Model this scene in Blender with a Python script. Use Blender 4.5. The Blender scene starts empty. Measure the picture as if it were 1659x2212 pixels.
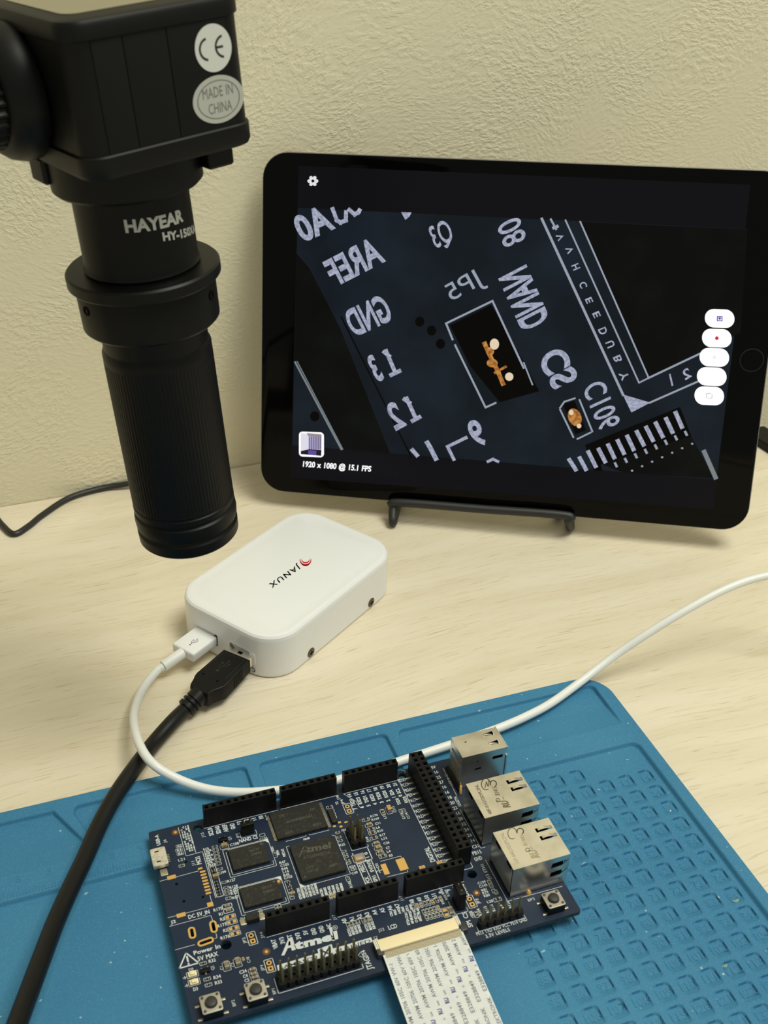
import bpy, math, random
import numpy as np
from mathutils import Vector, Matrix
from mathutils.geometry import tessellate_polygon
random.seed(5); rng = np.random.default_rng(5)
S = .001                      # everything below is written in millimetres
W, H, F = 1659, 2212, 2400.0
# ------------------------------------------------------------------ camera
RC = np.array([[0.9403941935, -0.3387254476, 0.0303946036],
               [-0.1605818239, -0.5210405927, -0.8382900325],
               [0.2997869888, 0.7834422582, -0.5443766981]])
CAM = np.array([-21.25915265, -211.712221, 306.188216])
cd = bpy.data.cameras.new('camera'); cam = bpy.data.objects.new('camera', cd)
bpy.context.scene.collection.objects.link(cam); bpy.context.scene.camera = cam
cd.sensor_fit = 'HORIZONTAL'; cd.sensor_width = 36; cd.lens = F * 36 / W
cd.clip_start = .005; cd.clip_end = 30
m = Matrix.Identity(4)
for i in range(3):
    m[i][0] = RC[0][i]; m[i][1] = -RC[1][i]; m[i][2] = -RC[2][i]; m[i][3] = CAM[i] * S
cam.matrix_world = m
cd.dof.use_dof = True; cd.dof.focus_distance = .425
# f-stop for a 1.5 mm entrance pupil
cd.dof.aperture_fstop = cd.lens / 1.5
# ------------------------------------------------------------------ light
sc = bpy.context.scene
sc.view_settings.view_transform = 'Standard'; sc.view_settings.look = 'None'
sc.view_settings.exposure = 0; sc.view_settings.gamma = 1; sc.view_settings.use_curve_mapping = False
wd = bpy.data.worlds.new('world'); sc.world = wd; wd.use_nodes = True
wd.node_tree.nodes['Background'].inputs[0].default_value = (.93, .945, .82, 1)
wd.node_tree.nodes['Background'].inputs[1].default_value = .36
def area(name, loc, target, size, power, col=(.93, .94, .83)):
    l = bpy.data.lights.new(name, 'AREA'); l.shape = 'RECTANGLE'; l.size, l.size_y = size
    l.energy = power; l.color = col
    o = bpy.data.objects.new(name, l); sc.collection.objects.link(o)
    o.location = loc; o.rotation_euler = (Vector(target) - Vector(loc)).to_track_quat('-Z', 'Y').to_euler()
    return o
area('ceiling_lamp', (.62, -.3, 1.75), (.05, .05, 0), (.8, .8), 28)

# ------------------------------------------------------------------ helpers
def lin(c): c = c / 255; return c / 12.92 if c <= .04045 else ((c + .055) / 1.055) ** 2.4
def C(r, g, b): return (lin(r), lin(g), lin(b), 1)
def mat(name, col, rough=.5, metal=0, spec=.5, emit=None, noise=None, bump=None, coat=0):
    m = bpy.data.materials.new(name); m.use_nodes = True; nt = m.node_tree; b = nt.nodes['Principled BSDF']
    b.inputs['Base Color'].default_value = col; b.inputs['Roughness'].default_value = rough
    b.inputs['Metallic'].default_value = metal; b.inputs['Specular IOR Level'].default_value = spec
    if coat: b.inputs['Coat Weight'].default_value = coat
    tc = nt.nodes.new('ShaderNodeTexCoord')
    if emit:
        b.inputs['Emission Color'].default_value = col; b.inputs['Emission Strength'].default_value = emit
        b.inputs['Base Color'].default_value = (0, 0, 0, 1); b.inputs['Specular IOR Level'].default_value = .1
    if noise:   # (scale per metre, second colour, ramp lo, ramp hi)
        n = nt.nodes.new('ShaderNodeTexNoise'); n.inputs['Scale'].default_value = noise[0]; n.inputs['Detail'].default_value = 3
        r = nt.nodes.new('ShaderNodeValToRGB'); r.color_ramp.elements[0].position = noise[2]; r.color_ramp.elements[1].position = noise[3]
        r.color_ramp.elements[0].color = col; r.color_ramp.elements[1].color = noise[1]
        nt.links.new(tc.outputs['Object'], n.inputs['Vector']); nt.links.new(n.outputs['Fac'], r.inputs[0])
        nt.links.new(r.outputs[0], b.inputs['Emission Color' if emit else 'Base Color'])
    if bump:    # (scale, strength, distance)
        n = nt.nodes.new('ShaderNodeTexNoise'); n.inputs['Scale'].default_value = bump[0]; n.inputs['Detail'].default_value = 4
        p = nt.nodes.new('ShaderNodeBump'); p.inputs['Strength'].default_value = bump[1]; p.inputs['Distance'].default_value = bump[2]
        nt.links.new(tc.outputs['Object'], n.inputs['Vector']); nt.links.new(n.outputs['Fac'], p.inputs['Height'])
        nt.links.new(p.outputs[0], b.inputs['Normal'])
    return m

def ray(u, v): return RC.T @ np.array([(u - W / 2) / F, (v - H / 2) / F, 1])
def px(u, v, z):              # the point of the level z (mm above the desk) seen at a pixel of the photograph
    d = ray(u, v); return CAM + d * (z - CAM[2]) / d[2]
def pl(u, v, o, n): d = ray(u, v); return CAM + d * ((o - CAM) @ n) / (d @ n)
def ZR(ox, oy, s): return lambda x, y: (ox + x / s, oy + y / s)

class MB:
    """collects shapes (world millimetres) and links them as ONE mesh object"""
    def __init__(s): s.v = []; s.f = []; s.m = []
    def add(s, vs, fs, mi=0, M=None):
        o = len(s.v)
        for p in vs:
            if M is not None: p = M @ Vector(p)
            s.v.append((p[0], p[1], p[2]))
        for f in fs: s.f.append([i + o for i in f]); s.m.append(mi)
        return s
    def loft(s, loops, mi=0, M=None, cap0=True, cap1=True, closed=True):
        n = len(loops[0]); vs = [p for l in loops for p in l]; fs = []
        for k in range(len(loops) - 1):
            for i in range(n if closed else n - 1):
                j = (i + 1) % n; fs.append([k * n + i, k * n + j, (k + 1) * n + j, (k + 1) * n + i])
        if cap0: fs.append(list(range(n))[::-1])
        if cap1: fs.append([(len(loops) - 1) * n + i for i in range(n)])
        return s.add(vs, fs, mi, M)
    def box(s, x0, y0, z0, x1, y1, z1, mi=0, M=None, bev=0):
        x0, x1, y0, y1, z0, z1 = min(x0, x1), max(x0, x1), min(y0, y1), max(y0, y1), min(z0, z1), max(z0, z1)
        if bev <= 0:
            l = [(x0, y0), (x1, y0), (x1, y1), (x0, y1)]
            return s.loft([[(x, y, z0) for x, y in l], [(x, y, z1) for x, y in l]], mi, M)
        return s.rbox((x0 + x1) / 2, (y0 + y1) / 2, x1 - x0, y1 - y0, z0, z1, bev, [(0, z0), (0, z1 - bev), (bev * .3, z1 - bev * .3), (bev, z1)], mi, M, seg=2)
    def rbox(s, cx, cy, w, h, z0, z1, r, prof=None, mi=0, M=None, seg=6):
        prof = prof or [(0, z0), (0, z1)]
        return s.loft([[(x, y, z) for x, y in rrect(cx, cy, w - 2 * i, h - 2 * i, max(r - i, .01), seg)] for i, z in prof], mi, M)
    def prism(s, poly, z0, z1, mi=0, M=None): return s.loft([[(x, y, z0) for x, y in poly], [(x, y, z1) for x, y in poly]], mi, M)
    def lathe(s, prof, n=24, mi=0, M=None, cap0=True, cap1=True):
        return s.loft([[(r * math.cos(2 * math.pi * i / n), r * math.sin(2 * math.pi * i / n), z) for i in range(n)] for r, z in prof], mi, M, cap0, cap1)
    def tube(s, pts, r, n=10, mi=0, sub=6, M=None, caps=True):
        P = smooth(pts, sub) if sub > 1 else [Vector(p) for p in pts]
        rr = r if callable(r) else (lambda t: r)
        loops = []; nrm = None
        for i, p in enumerate(P):
            t = (P[min(i + 1, len(P) - 1)] - P[max(i - 1, 0)]).normalized()
            if nrm is None: nrm = t.orthogonal().normalized()
            nrm = (nrm - t * nrm.dot(t)).normalized(); b = t.cross(nrm); q = rr(i / (len(P) - 1))
            loops.append([p + (nrm * math.cos(a) + b * math.sin(a)) * q for a in [2 * math.pi * k / n for k in range(n)]])
        return s.loft(loops, mi, M, caps, caps)
    def plate(s, outer, holes, z0, z1, mi=0, M=None, wall=None):
        rings = [outer] + holes; tri = tessellate_polygon([[Vector((x, y, 0)) for x, y in r] for r in rings])
        flat = [p for r in rings for p in r]; n = len(flat)
        vs = [(x, y, z1) for x, y in flat] + [(x, y, z0) for x, y in flat]
        fs = []
        for a, b, c in tri:
            ax, ay = flat[a]; bx, by = flat[b]; cx, cy = flat[c]
            if (bx - ax) * (cy - ay) - (by - ay) * (cx - ax) < 0: b, c = c, b
            fs.append([a, b, c]); fs.append([n + a, n + c, n + b])
        s.add(vs, fs, mi, M); o = 0; fs = []
        for k, r in enumerate(rings):
            ar = sum(r[i][0] * r[(i + 1) % len(r)][1] - r[(i + 1) % len(r)][0] * r[i][1] for i in range(len(r)))
            for i in range(len(r)):
                j = (i + 1) % len(r); q = [o + i, n + o + i, n + o + j, o + j]
                if (ar > 0) == (k == 0): q = q[::-1]
                fs.append(q)
            o += len(r)
        return s.add(vs, fs, mi if wall is None else wall, M)
    def flat(s, pts, mi=0): return s.add(pts, [list(range(len(pts)))], mi)
    def build(s, name, mats, parent=None, label=None, smooth_deg=35, kind=None, weld=False):
        if weld:
            key = {}; rm = []; nv = []
            for p in s.v:
                k = tuple(round(c, 3) for c in p)
                if k not in key: key[k] = len(nv); nv.append(p)
                rm.append(key[k])
            s.v = nv; s.f = [[rm[i] for i in f] for f in s.f]
        me = bpy.data.meshes.new(name)
        inv = parent.matrix_world.inverted() if parent is not None else Matrix.Identity(4)
        A = np.array(s.v, float).reshape(-1, 3) * S
        I = np.array(inv); A = A @ I[:3, :3].T + I[:3, 3]
        me.from_pydata(A.tolist(), [], s.f)
        for x in (mats if isinstance(mats, (list, tuple)) else [mats]): me.materials.append(x)
        me.polygons.foreach_set('material_index', s.m)
        me.update()
        if smooth_deg:
            me.shade_smooth(); me.set_sharp_from_angle(angle=math.radians(smooth_deg))
        o = bpy.data.objects.new(name, me); sc.collection.objects.link(o)
        if parent is not None: o.parent = parent
        if label: o['label'] = label
        if kind: o['kind'] = kind
        return WM(o, parent)
def WM(o, parent):            # children are identity under their parent, keep matrix_world valid without a depsgraph pass
    o.matrix_world = parent.matrix_world.copy() if parent is not None else Matrix.Identity(4)
    return o
def smooth(pts, sub):
    P = [Vector(p) for p in pts]; out = []
    for i in range(len(P) - 1):
        a = P[max(i - 1, 0)]; b = P[i]; c = P[i + 1]; d = P[min(i + 2, len(P) - 1)]
        for k in range(sub):
            t = k / sub
            out.append(.5 * ((2 * b) + (c - a) * t + (2 * a - 5 * b + 4 * c - d) * t * t + (3 * b - a - 3 * c + d) * t ** 3))
    return out + [P[-1]]
def rrect(cx, cy, w, h, r, seg=6):
    out = []; r = min(r, w / 2 - 1e-4, h / 2 - 1e-4)
    for k, (sx, sy) in enumerate(((1, 1), (-1, 1), (-1, -1), (1, -1))):
        for i in range(seg + 1):
            a = math.pi / 2 * (k + i / seg)
            out.append((cx + sx * (w / 2 - r) + r * math.cos(a), cy + sy * (h / 2 - r) + r * math.sin(a)))
    return out
def circ(cx, cy, r, n=16, ry=None): return [(cx + r * math.cos(2 * math.pi * i / n), cy + (ry or r) * math.sin(2 * math.pi * i / n)) for i in range(n)]
def root(name, label, cat, M=None, group=None):
    o = bpy.data.objects.new(name, None); sc.collection.objects.link(o)
    if M is not None:
        M = M.copy(); M.translation = M.translation * S; o.matrix_world = M
    o.empty_display_size = .01; o['label'] = label; o['category'] = cat
    if group: o['group'] = group
    return o
def tag(o, label, cat): o['label'] = label; o['category'] = cat; return o

# text: every glyph of the built-in font as flat triangles, heavier when bold
_g = {}; GRES = 2
def glyph(ch, off=0):
    k = (ch, off, GRES)
    if k not in _g:
        def run(t):
            c = bpy.data.curves.new('g', 'FONT'); c.body = t; c.resolution_u = GRES; c.offset = off
            o = bpy.data.objects.new('g', c); me = bpy.data.meshes.new_from_object(o)
            v = [(p.co.x, p.co.y) for p in me.vertices]; f = [list(p.vertices) for p in me.polygons]
            bpy.data.objects.remove(o); bpy.data.curves.remove(c); bpy.data.meshes.remove(me); return v, f
        if ch == ' ': _g[k] = ([], [], .35)
        else:
            v, f = run(ch); a, _ = run('H' + ch + 'H'); b, _ = run('HH')
            _g[k] = (v, f, (max(p[0] for p in a) - max(p[0] for p in b)))
    return _g[k]
CAP = .70
def text2d(s, off=0, tr=0):
    vs = []; fs = []; x = 0
    for ch in s:
        v, f, adv = glyph(ch, off); o = len(vs)
        vs += [(px_ + x, py_) for px_, py_ in v]; fs += [[i + o for i in q] for q in f]; x += adv + tr
    return vs, fs, max(x, .1)
def label3(mb, s, P0, P1, PT, mi=0, off=.02, lift=(0, 0, 0), tr=0):
    """text from P0 to P1 along the baseline, cap height given by PT above P0 (all 3-D points)"""
    P0, P1, PT = (np.array(p, float) for p in (P0, P1, PT)); v, f, w = text2d(s, off, tr); L = np.array(lift, float)
    ex = (P1 - P0) / w; ey = (PT - P0) / CAP
    mb.add([tuple(P0 + ex * x + ey * y + L) for x, y in v], f, mi)
def bar3(mb, a, b, w, nrm, mi=0, ext=0):
    a = Vector(a); b = Vector(b); d = (b - a).normalized(); a = a - d * ext; b = b + d * ext
    q = d.cross(Vector(nrm)).normalized() * w / 2
    mb.add([a - q, b - q, b + q, a + q], [[3, 2, 1, 0]], mi)
def line3(mb, pts, w, nrm, mi=0):
    for a, b in zip(pts[:-1], pts[1:]): bar3(mb, a, b, w, nrm, mi, w / 2)

# ------------------------------------------------------------------ materials
M_black = mat('black_plastic', C(11, 11, 10), .45, spec=.22, bump=(900, .05, .0002))
M_anod = mat('black_anodised', C(9, 9, 8), .4, spec=.2, bump=(1500, .05, .0001))
M_blackgloss = mat('black_gloss', C(12, 12, 12), .12)
M_white = mat('white_plastic', C(232, 232, 232), .28, coat=.2)
M_whitec = mat('white_cable_rubber', C(232, 232, 228), .4)
M_steel = mat('bright_steel', C(236, 230, 218), .3, 1, noise=(120, C(214, 208, 196), .4, .65))
M_steeld = mat('steel_stamp', C(120, 110, 90), .5, .6)
M_gold = mat('gold_plate', C(222, 176, 98), .42, .35)
M_pin = mat('pin_brass', C(150, 138, 96), .35, .7)
M_tin = mat('tin_solder', C(200, 192, 170), .35, .8)
M_silk = mat('silkscreen_white', C(206, 210, 208), .6)
M_dark = mat('cavity_black', C(5, 5, 6), .8, spec=.1)
M_sock = mat('socket_black', C(10, 10, 11), .5, spec=.25)
M_chip = mat('chip_epoxy', C(38, 37, 33), .62, spec=.3, noise=(900, C(64, 60, 48), .52, .78))
M_chipmark = mat('chip_marking', C(80, 78, 68), .6)

# ------------------------------------------------------------------ room
def mat_wall():
    m = mat('plaster_wallpaper', C(234, 225, 196), .75, spec=.25); nt = m.node_tree; N = nt.nodes; L = nt.links; b = N['Principled BSDF']
    tc = N.new('ShaderNodeTexCoord')
    warp = N.new('ShaderNodeTexNoise'); warp.inputs['Scale'].default_value = 11; warp.inputs['Detail'].default_value = 2
    sub = N.new('ShaderNodeVectorMath'); sub.operation = 'SCALE'; sub.inputs[3].default_value = .05
    add = N.new('ShaderNodeVectorMath'); L.new(tc.outputs['Object'], warp.inputs['Vector']); L.new(warp.outputs['Color'], sub.inputs[0])
    L.new(tc.outputs['Object'], add.inputs[0]); L.new(sub.outputs[0], add.inputs[1])
    mp = N.new('ShaderNodeMapping'); mp.inputs['Scale'].default_value = (1, 1, 1.7); L.new(add.outputs[0], mp.inputs[0])
    n1 = N.new('ShaderNodeTexNoise'); n1.inputs['Scale'].default_value = 330; n1.inputs['Detail'].default_value = 3; n1.inputs['Roughness'].default_value = .55
    L.new(mp.outputs[0], n1.inputs['Vector'])
    r1 = N.new('ShaderNodeValToRGB'); r1.color_ramp.elements[0].position = .42; r1.color_ramp.elements[1].position = .62; L.new(n1.outputs['Fac'], r1.inputs[0])
    n2 = N.new('ShaderNodeTexNoise'); n2.inputs['Scale'].default_value = 28; n2.inputs['Detail'].default_value = 3; L.new(tc.outputs['Object'], n2.inputs['Vector'])
    r2 = N.new('ShaderNodeValToRGB'); r2.color_ramp.elements[0].position = .4; r2.color_ramp.elements[1].position = .62
    r2.color_ramp.elements[0].color = (.25, .25, .25, 1); L.new(n2.outputs['Fac'], r2.inputs[0])
    mu = N.new('ShaderNodeMath'); mu.operation = 'MULTIPLY'; L.new(r1.outputs[0], mu.inputs[0]); L.new(r2.outputs[0], mu.inputs[1])
    bp = N.new('ShaderNodeBump'); bp.inputs['Strength'].default_value = .42; bp.inputs['Distance'].default_value = .0006
    L.new(mu.outputs[0], bp.inputs['Height']); L.new(bp.outputs[0], b.inputs['Normal'])
    return m
def mat_desk():
    m = mat('pale_wood_veneer', C(224, 214, 180), .42, spec=.35); nt = m.node_tree; N = nt.nodes; L = nt.links; b = N['Principled BSDF']
    tc = N.new('ShaderNodeTexCoord'); rot = N.new('ShaderNodeMapping'); rot.inputs['Rotation'].default_value = (0, 0, math.radians(-4)); L.new(tc.outputs['Object'], rot.inputs[0])
    warp = N.new('ShaderNodeTexNoise'); warp.inputs['Scale'].default_value = 6; L.new(rot.outputs[0], warp.inputs['Vector'])
    sc_ = N.new('ShaderNodeVectorMath'); sc_.operation = 'SCALE'; sc_.inputs[3].default_value = .035; L.new(warp.outputs['Color'], sc_.inputs[0])
    ad = N.new('ShaderNodeVectorMath'); L.new(rot.outputs[0], ad.inputs[0]); L.new(sc_.outputs[0], ad.inputs[1])
    def streak(sx, sy, det, lo, hi, c0, c1):
        mp = N.new('ShaderNodeMapping'); mp.inputs['Scale'].default_value = (sx, sy, 1); L.new(ad.outputs[0], mp.inputs[0])
        n = N.new('ShaderNodeTexNoise'); n.inputs['Scale'].default_value = 1; n.inputs['Detail'].default_value = det; L.new(mp.outputs[0], n.inputs['Vector'])
        r = N.new('ShaderNodeValToRGB'); r.color_ramp.elements[0].position = lo; r.color_ramp.elements[1].position = hi
        r.color_ramp.elements[0].color = c0; r.color_ramp.elements[1].color = c1; L.new(n.outputs['Fac'], r.inputs[0]); return r.outputs[0]
    def mul(a, c):
        x = N.new('ShaderNodeMixRGB'); x.blend_type = 'MULTIPLY'; x.inputs[0].default_value = 1; L.new(a, x.inputs[1]); L.new(c, x.inputs[2]); return x.outputs[0]
    one = (1, 1, 1, 1)
    a = streak(9, 90, 4, .36, .64, C(217, 205, 180), C(225, 214, 192))
    c = streak(75, 1500, 2, .63, .72, one, (.80, .74, .63, 1))
    d = streak(40, 900, 3, .56, .74, one, (.90, .87, .79, 1))
    L.new(mul(mul(a, c), d), b.inputs['Base Color'])
    return m
M_wall = mat_wall(); M_desk = mat_desk()
M_floor = mat('grey_floor', C(120, 112, 100), .7)
desk = root('desk', 'pale cream wood-grain desk that everything stands on', 'desk', Matrix.Translation((-150, -100, -730)))
wy = lambda x: 291.2 + .0305 * x
top = MB(); P = [(-700, -560), (398, -560), (373.2, wy(373) - .6), (-700, wy(-700) - .6)]
top.prism(P, -25, 0).build('tabletop', M_desk, desk)
MB().box(-690, -540, -730, -668, 230, -25).build('side_panel', M_desk, desk)
MB().box(340, -540, -730, 362, 230, -25).build('side_panel', M_desk, desk)
def struct(o): o['kind'] = 'structure'; return o
struct(MB().prism([(-900, wy(-900)), (1200, wy(1200)), (1200, wy(1200) + 60), (-900, wy(-900) + 60)], -730, 1500).build('wall_back', M_wall))
struct(MB().box(-900, -1200, -760, 1200, 255, -730).build('floor', M_floor))

# ------------------------------------------------------------------ blue silicone mat (relief surface)
def mat_mat():
    m = mat('blue_silicone', C(58, 120, 152), .62, spec=.25); nt = m.node_tree; N = nt.nodes; L = nt.links; b = N['Principled BSDF']
    tc = N.new('ShaderNodeTexCoord')
    def rmp(scale, lo, hi, c0, c1, det=2):
        n = N.new('ShaderNodeTexNoise'); n.inputs['Scale'].default_value = scale; n.inputs['Detail'].default_value = det; L.new(tc.outputs['Object'], n.inputs['Vector'])
        r = N.new('ShaderNodeValToRGB'); r.color_ramp.elements[0].position = lo; r.color_ramp.elements[1].position = hi
        r.color_ramp.elements[0].color = c0; r.color_ramp.elements[1].color = c1; L.new(n.outputs['Fac'], r.inputs[0]); return r.outputs[0]
    base = rmp(14, .35, .7, C(53, 115, 153), C(62, 125, 160))
    fine = rmp(2600, .52, .8, (0, 0, 0, 1), (.42, .42, .42, 1), 1)
    dust = rmp(640, .85, .875, (0, 0, 0, 1), (.7, .7, .7, 1), 0)
    def mix(f, a, c):
        x = N.new('ShaderNodeMixRGB'); L.new(f, x.inputs[0]); L.new(a, x.inputs[1]); x.inputs[2].default_value = c; return x.outputs[0]
    L.new(mix(dust, mix(fine, base, C(104, 158, 184)), C(170, 198, 204)), b.inputs['Base Color'])
    n = N.new('ShaderNodeTexNoise'); n.inputs['Scale'].default_value = 900; p = N.new('ShaderNodeBump'); p.inputs['Strength'].default_value = .12; p.inputs['Distance'].default_value = .0002
    L.new(tc.outputs['Object'], n.inputs['Vector']); L.new(n.outputs['Fac'], p.inputs['Height']); L.new(p.outputs[0], b.inputs['Normal'])
    return m
M_mat = mat_mat(); M_stick = mat('fleck_white', C(210, 220, 220), .6)
RIM, FLR = 4.0, 2.2
GX, GY, GPX, GPY = 106.8875, 24.813, 8.2164, 7.9362
def gridpt(c, r): return GX + .1 + c * GPX, GY - .1 - r * GPY
SX, SY = GPX / 28, GPY / 27
cells = [(c, r, 5 + r * 10 + c) for r in range(0, 13) for c in range(10)] + [(c, -1, c - 2) for c in range(3, 7)]
def sstep(d, w): t = np.clip(d / w + .5, 0, 1); return t * t * (3 - 2 * t)      # 1 inside (d>0)
def sd_rr(X, Y, x0, y0, x1, y1, r):
    qx = np.abs(X - (x0 + x1) / 2) - (x1 - x0) / 2 + r; qy = np.abs(Y - (y0 + y1) / 2) - (y1 - y0) / 2 + r
    return -(np.hypot(np.maximum(qx, 0), np.maximum(qy, 0)) + np.minimum(np.maximum(qx, qy), 0) - r)
def mat_height(X, Y):
    Z = np.full(X.shape, RIM)
    # main working recess
    Z -= (RIM - FLR) * sstep(sd_rr(X, Y, -400, -400, 183.2, 43.1, 3.2), 1.3)
    # four shallow trays whose floors rise to the ledge at the near side
    wedge = np.clip((Y - 53.6) / 12.0, 0, 1) ** .7
    for x0, x1 in ((-23.4, 38.2), (43.3, 93.0), (98.0, 182.7)):
        d = sd_rr(X, Y, x0, 40, x1, 77, 2.2)
        if x0 < 0: d = np.minimum(d, (X + 23.4) * .95 + (Y - 77) * .33 + 1.2)
        Z -= 1.8 * sstep(d, .8) * wedge * (Y > 53)
    d = np.minimum(77 - Y, -(X + 30.4) * .89 - (Y - 77) * .455); Z -= 1.8 * sstep(d, .8) * wedge * (Y > 53)
    # numbered cells
    for c, r, n in cells:
        gx, gy = gridpt(c, r); x0, x1, y0, y1 = gx - 22 * SX, gx, gy - 2 * SY, gy + 20 * SY
        k = (X > x0 - 1) & (X < x1 + 1) & (Y > y0 - 1) & (Y < y1 + 1)
        if k.any():
            fl = np.clip((Y[k] - y0) / 2.2, 0, 1) * np.clip((X[k] - x0) / 2.2, 0, 1)
            Z[k] -= .85 * np.clip(sd_rr(X[k], Y[k], x0, y0, x1, y1, 1.35) / SX, 0, 1) * fl
    return Z
def build_mat():
    gx, gy = gridpt(0, 0); nx0 = int((gx + 60) / SX); xs = np.concatenate([np.arange(-190, -61, 10.), gx + SX * np.arange(-nx0, int((188.3 - gx) / SX)), [188.6]])
    ny0 = int((gy + 84) / SY); ys = np.concatenate([np.arange(-190, -85, 10.), gy + SY * np.arange(-ny0, int((82.2 - gy) / SY)), [82.4]])
    X, Y = np.meshgrid(xs, ys); Z = mat_height(X, Y)
    # rounded far right corner: squeeze the grid into the outline
    cx, cy, r = 188.6 - 12, 82.4 - 12, 12.; dx, dy = np.maximum(X - cx, 0), np.maximum(Y - cy, 0)
    mx = np.maximum(dx, dy); hyp = np.hypot(dx, dy) + 1e-9; k = np.where((dx > 0) & (dy > 0), mx / hyp, 1)
    X = np.where(k < 1, cx + dx * k, X); Y = np.where(k < 1, cy + dy * k, Y); Z = np.where(k < 1, mat_height(X, Y), Z)
    ed = np.minimum.reduce([188.6 - X, 82.4 - Y]); rr = np.hypot(np.maximum(X - cx, 0), np.maximum(Y - cy, 0)); ed = np.minimum(ed, 12 - rr)
    Z -= .6 * (1 - np.sqrt(np.clip(1 - (1 - np.clip(ed / .6, 0, 1)) ** 2, 0, 1)))
    ny, nx = X.shape; V = np.stack([X, Y, Z], -1).reshape(-1, 3)
    a = np.arange(ny - 1)[:, None] * nx + np.arange(nx - 1)[None, :]
    Q = np.stack([a, a + 1, a + nx + 1, a + nx], -1).reshape(-1, 4)
    per = list(range(nx)) + [i * nx + nx - 1 for i in range(1, ny)] + [(ny - 1) * nx + i for i in range(nx - 2, -1, -1)] + [i * nx for i in range(ny - 2, 0, -1)]
    base = len(V); B = V[per].copy(); B[:, 2] = .05; V = np.concatenate([V, B]); n = len(per)
    side = [[per[i], base + i, base + (i + 1) % n, per[(i + 1) % n]] for i in range(n)]
    Q = np.concatenate([Q, np.array(side)])
    rt = root('silicone_mat', 'blue silicone work mat with recessed trays and numbered square cells', 'mat', Matrix.Translation((0, -50, 0)))
    me = bpy.data.meshes.new('mat_sheet'); V = V * S; V[:, 1] += .05
    me.vertices.add(len(V)); me.vertices.foreach_set('co', V.ravel())
    me.loops.add(Q.size); me.loops.foreach_set('vertex_index', Q.ravel().astype(np.int32))
    me.polygons.add(len(Q)); me.polygons.foreach_set('loop_start', np.arange(0, Q.size, 4, dtype=np.int32)); me.polygons.foreach_set('loop_total', np.full(len(Q), 4, dtype=np.int32))
    me.update(calc_edges=True); me.validate(); me.materials.append(M_mat); me.shade_smooth(); me.set_sharp_from_angle(angle=math.radians(70))
    o = bpy.data.objects.new('mat_sheet', me); sc.collection.objects.link(o); o.parent = rt; WM(o, rt)
    # raised figures, each with sloping flanks
    def raised(s, x, y, h, z, t=.1, ang=0):
        v, f, w = text2d(s, 0); sx = h / CAP; ca, sa = math.cos(ang), math.sin(ang)
        P = [((a - w / 2) * sx, b * sx - h / 2) for a, b in v]
        P = [(x + a * ca - b * sa, y + a * sa + b * ca) for a, b in P]
        n = len(P); cnt = {}
        for q in f:
            for i in range(len(q)): cnt[(q[i], q[(i + 1) % len(q)])] = 1
        fs = [list(q) for q in f]
        for (i, j) in cnt:
            if (j, i) not in cnt: fs.append([i, n + i, n + j, j])
        hz = mat_height(np.array([p[0] for p in P]), np.array([p[1] for p in P]))
        MB().add([(a, b, h_ + t) for (a, b), h_ in zip(P, hz)] + [(a, b, h_ - .1) for (a, b), h_ in zip(P, hz)], fs).build('raised_number', M_mat, rt, smooth_deg=0)
    for c, r, n in cells:
        gx, gy = gridpt(c, r)
        if gx > 100 or gy < -20: raised(str(n), gx - 3.1, gy + 2.8, 3.0, 0)
    for n, x in ((4, -54.3), (5, -44.1), (6, -34.2), (7, -24), (8, -13.9), (9, -4.2)): raised(str(n), x, 51.2, 2.8, RIM)
    M_smu = mat('dried_smudge', C(120, 150, 140), .8)
    for (u, v, w_) in ((1565, 2086, 3.2), (1590, 1946, 3.4)):
        c = px(u, v, FLR); P = [(c[0] + w_ * (.5 + .35 * math.sin(3 * a + u)) * math.cos(a) * .6, c[1] + w_ * (.5 + .3 * math.cos(2 * a)) * math.sin(a) * .55) for a in [2 * math.pi * i / 14 for i in range(14)]]
        h_ = float(mat_height(np.array([c[0]]), np.array([c[1]]))[0]); MB().prism(P, h_ - .2, h_ + .25).build('dried_smudge', M_smu, rt)
    c = px(1449, 1748, FLR); h_ = float(mat_height(np.array([c[0]]), np.array([c[1]]))[0]); MB().lathe([(.5, h_ - .1), (.25, h_ + .3)], 5, M=Matrix.Translation((c[0], c[1], 0))).build('white_fleck', M_stick, rt)
    tk = MB(); x = -60
    for i in range(60):
        x = -60 + i; k = 3.6 if i % 10 == 6 else (2.6 if i % 5 == 1 else 1.7)
        tk.box(x - .12, 44.3, RIM - .1, x + .12, 44.3 + k, RIM + .14)
    tk.build('ruler_tick', M_mat, rt, kind='stuff')
build_mat()

# ------------------------------------------------------------------ microscope
def frame(o, ex, ey, ez):
    m = Matrix.Identity(4)
    for i in range(3): m[i][0] = ex[i]; m[i][1] = ey[i]; m[i][2] = ez[i]; m[i][3] = o[i]
    return m
mb0 = np.array([28.875, 105.382, 94.032]); mu = np.array([-.07729407, .00816642, .99697489])
mx = np.array([1, 0, 0]) - mu * mu[0]; mx /= np.linalg.norm(mx); my = np.cross(mu, mx)
_a = math.radians(19.8); E1 = mx * math.cos(_a) + my * math.sin(_a); E2 = -mx * math.sin(_a) + my * math.cos(_a)
MM = frame(mb0, E1, E2, mu)                       # local: x along the stickered face, y away from it, z up the barrel
mic = root('digital_microscope', 'black digital microscope camera with a long zoom lens, hanging at the upper left', 'microscope', MM)
def mloc(q): q = np.array(q) - mb0; return float(q @ E1), float(q @ E2), float(q @ mu)
A = MB(); A.lathe([(14.6, .6), (15.6, -1.6), (16.3, -2.2), (16.8, -1.6), (16.9, 2.0), (16.4, 2.6), (16.0, 3.2), (16.0, 3.6)], 64, M=MM, cap0=False, cap1=False)
A.build('lens_rim', M_anod, mic)
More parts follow.
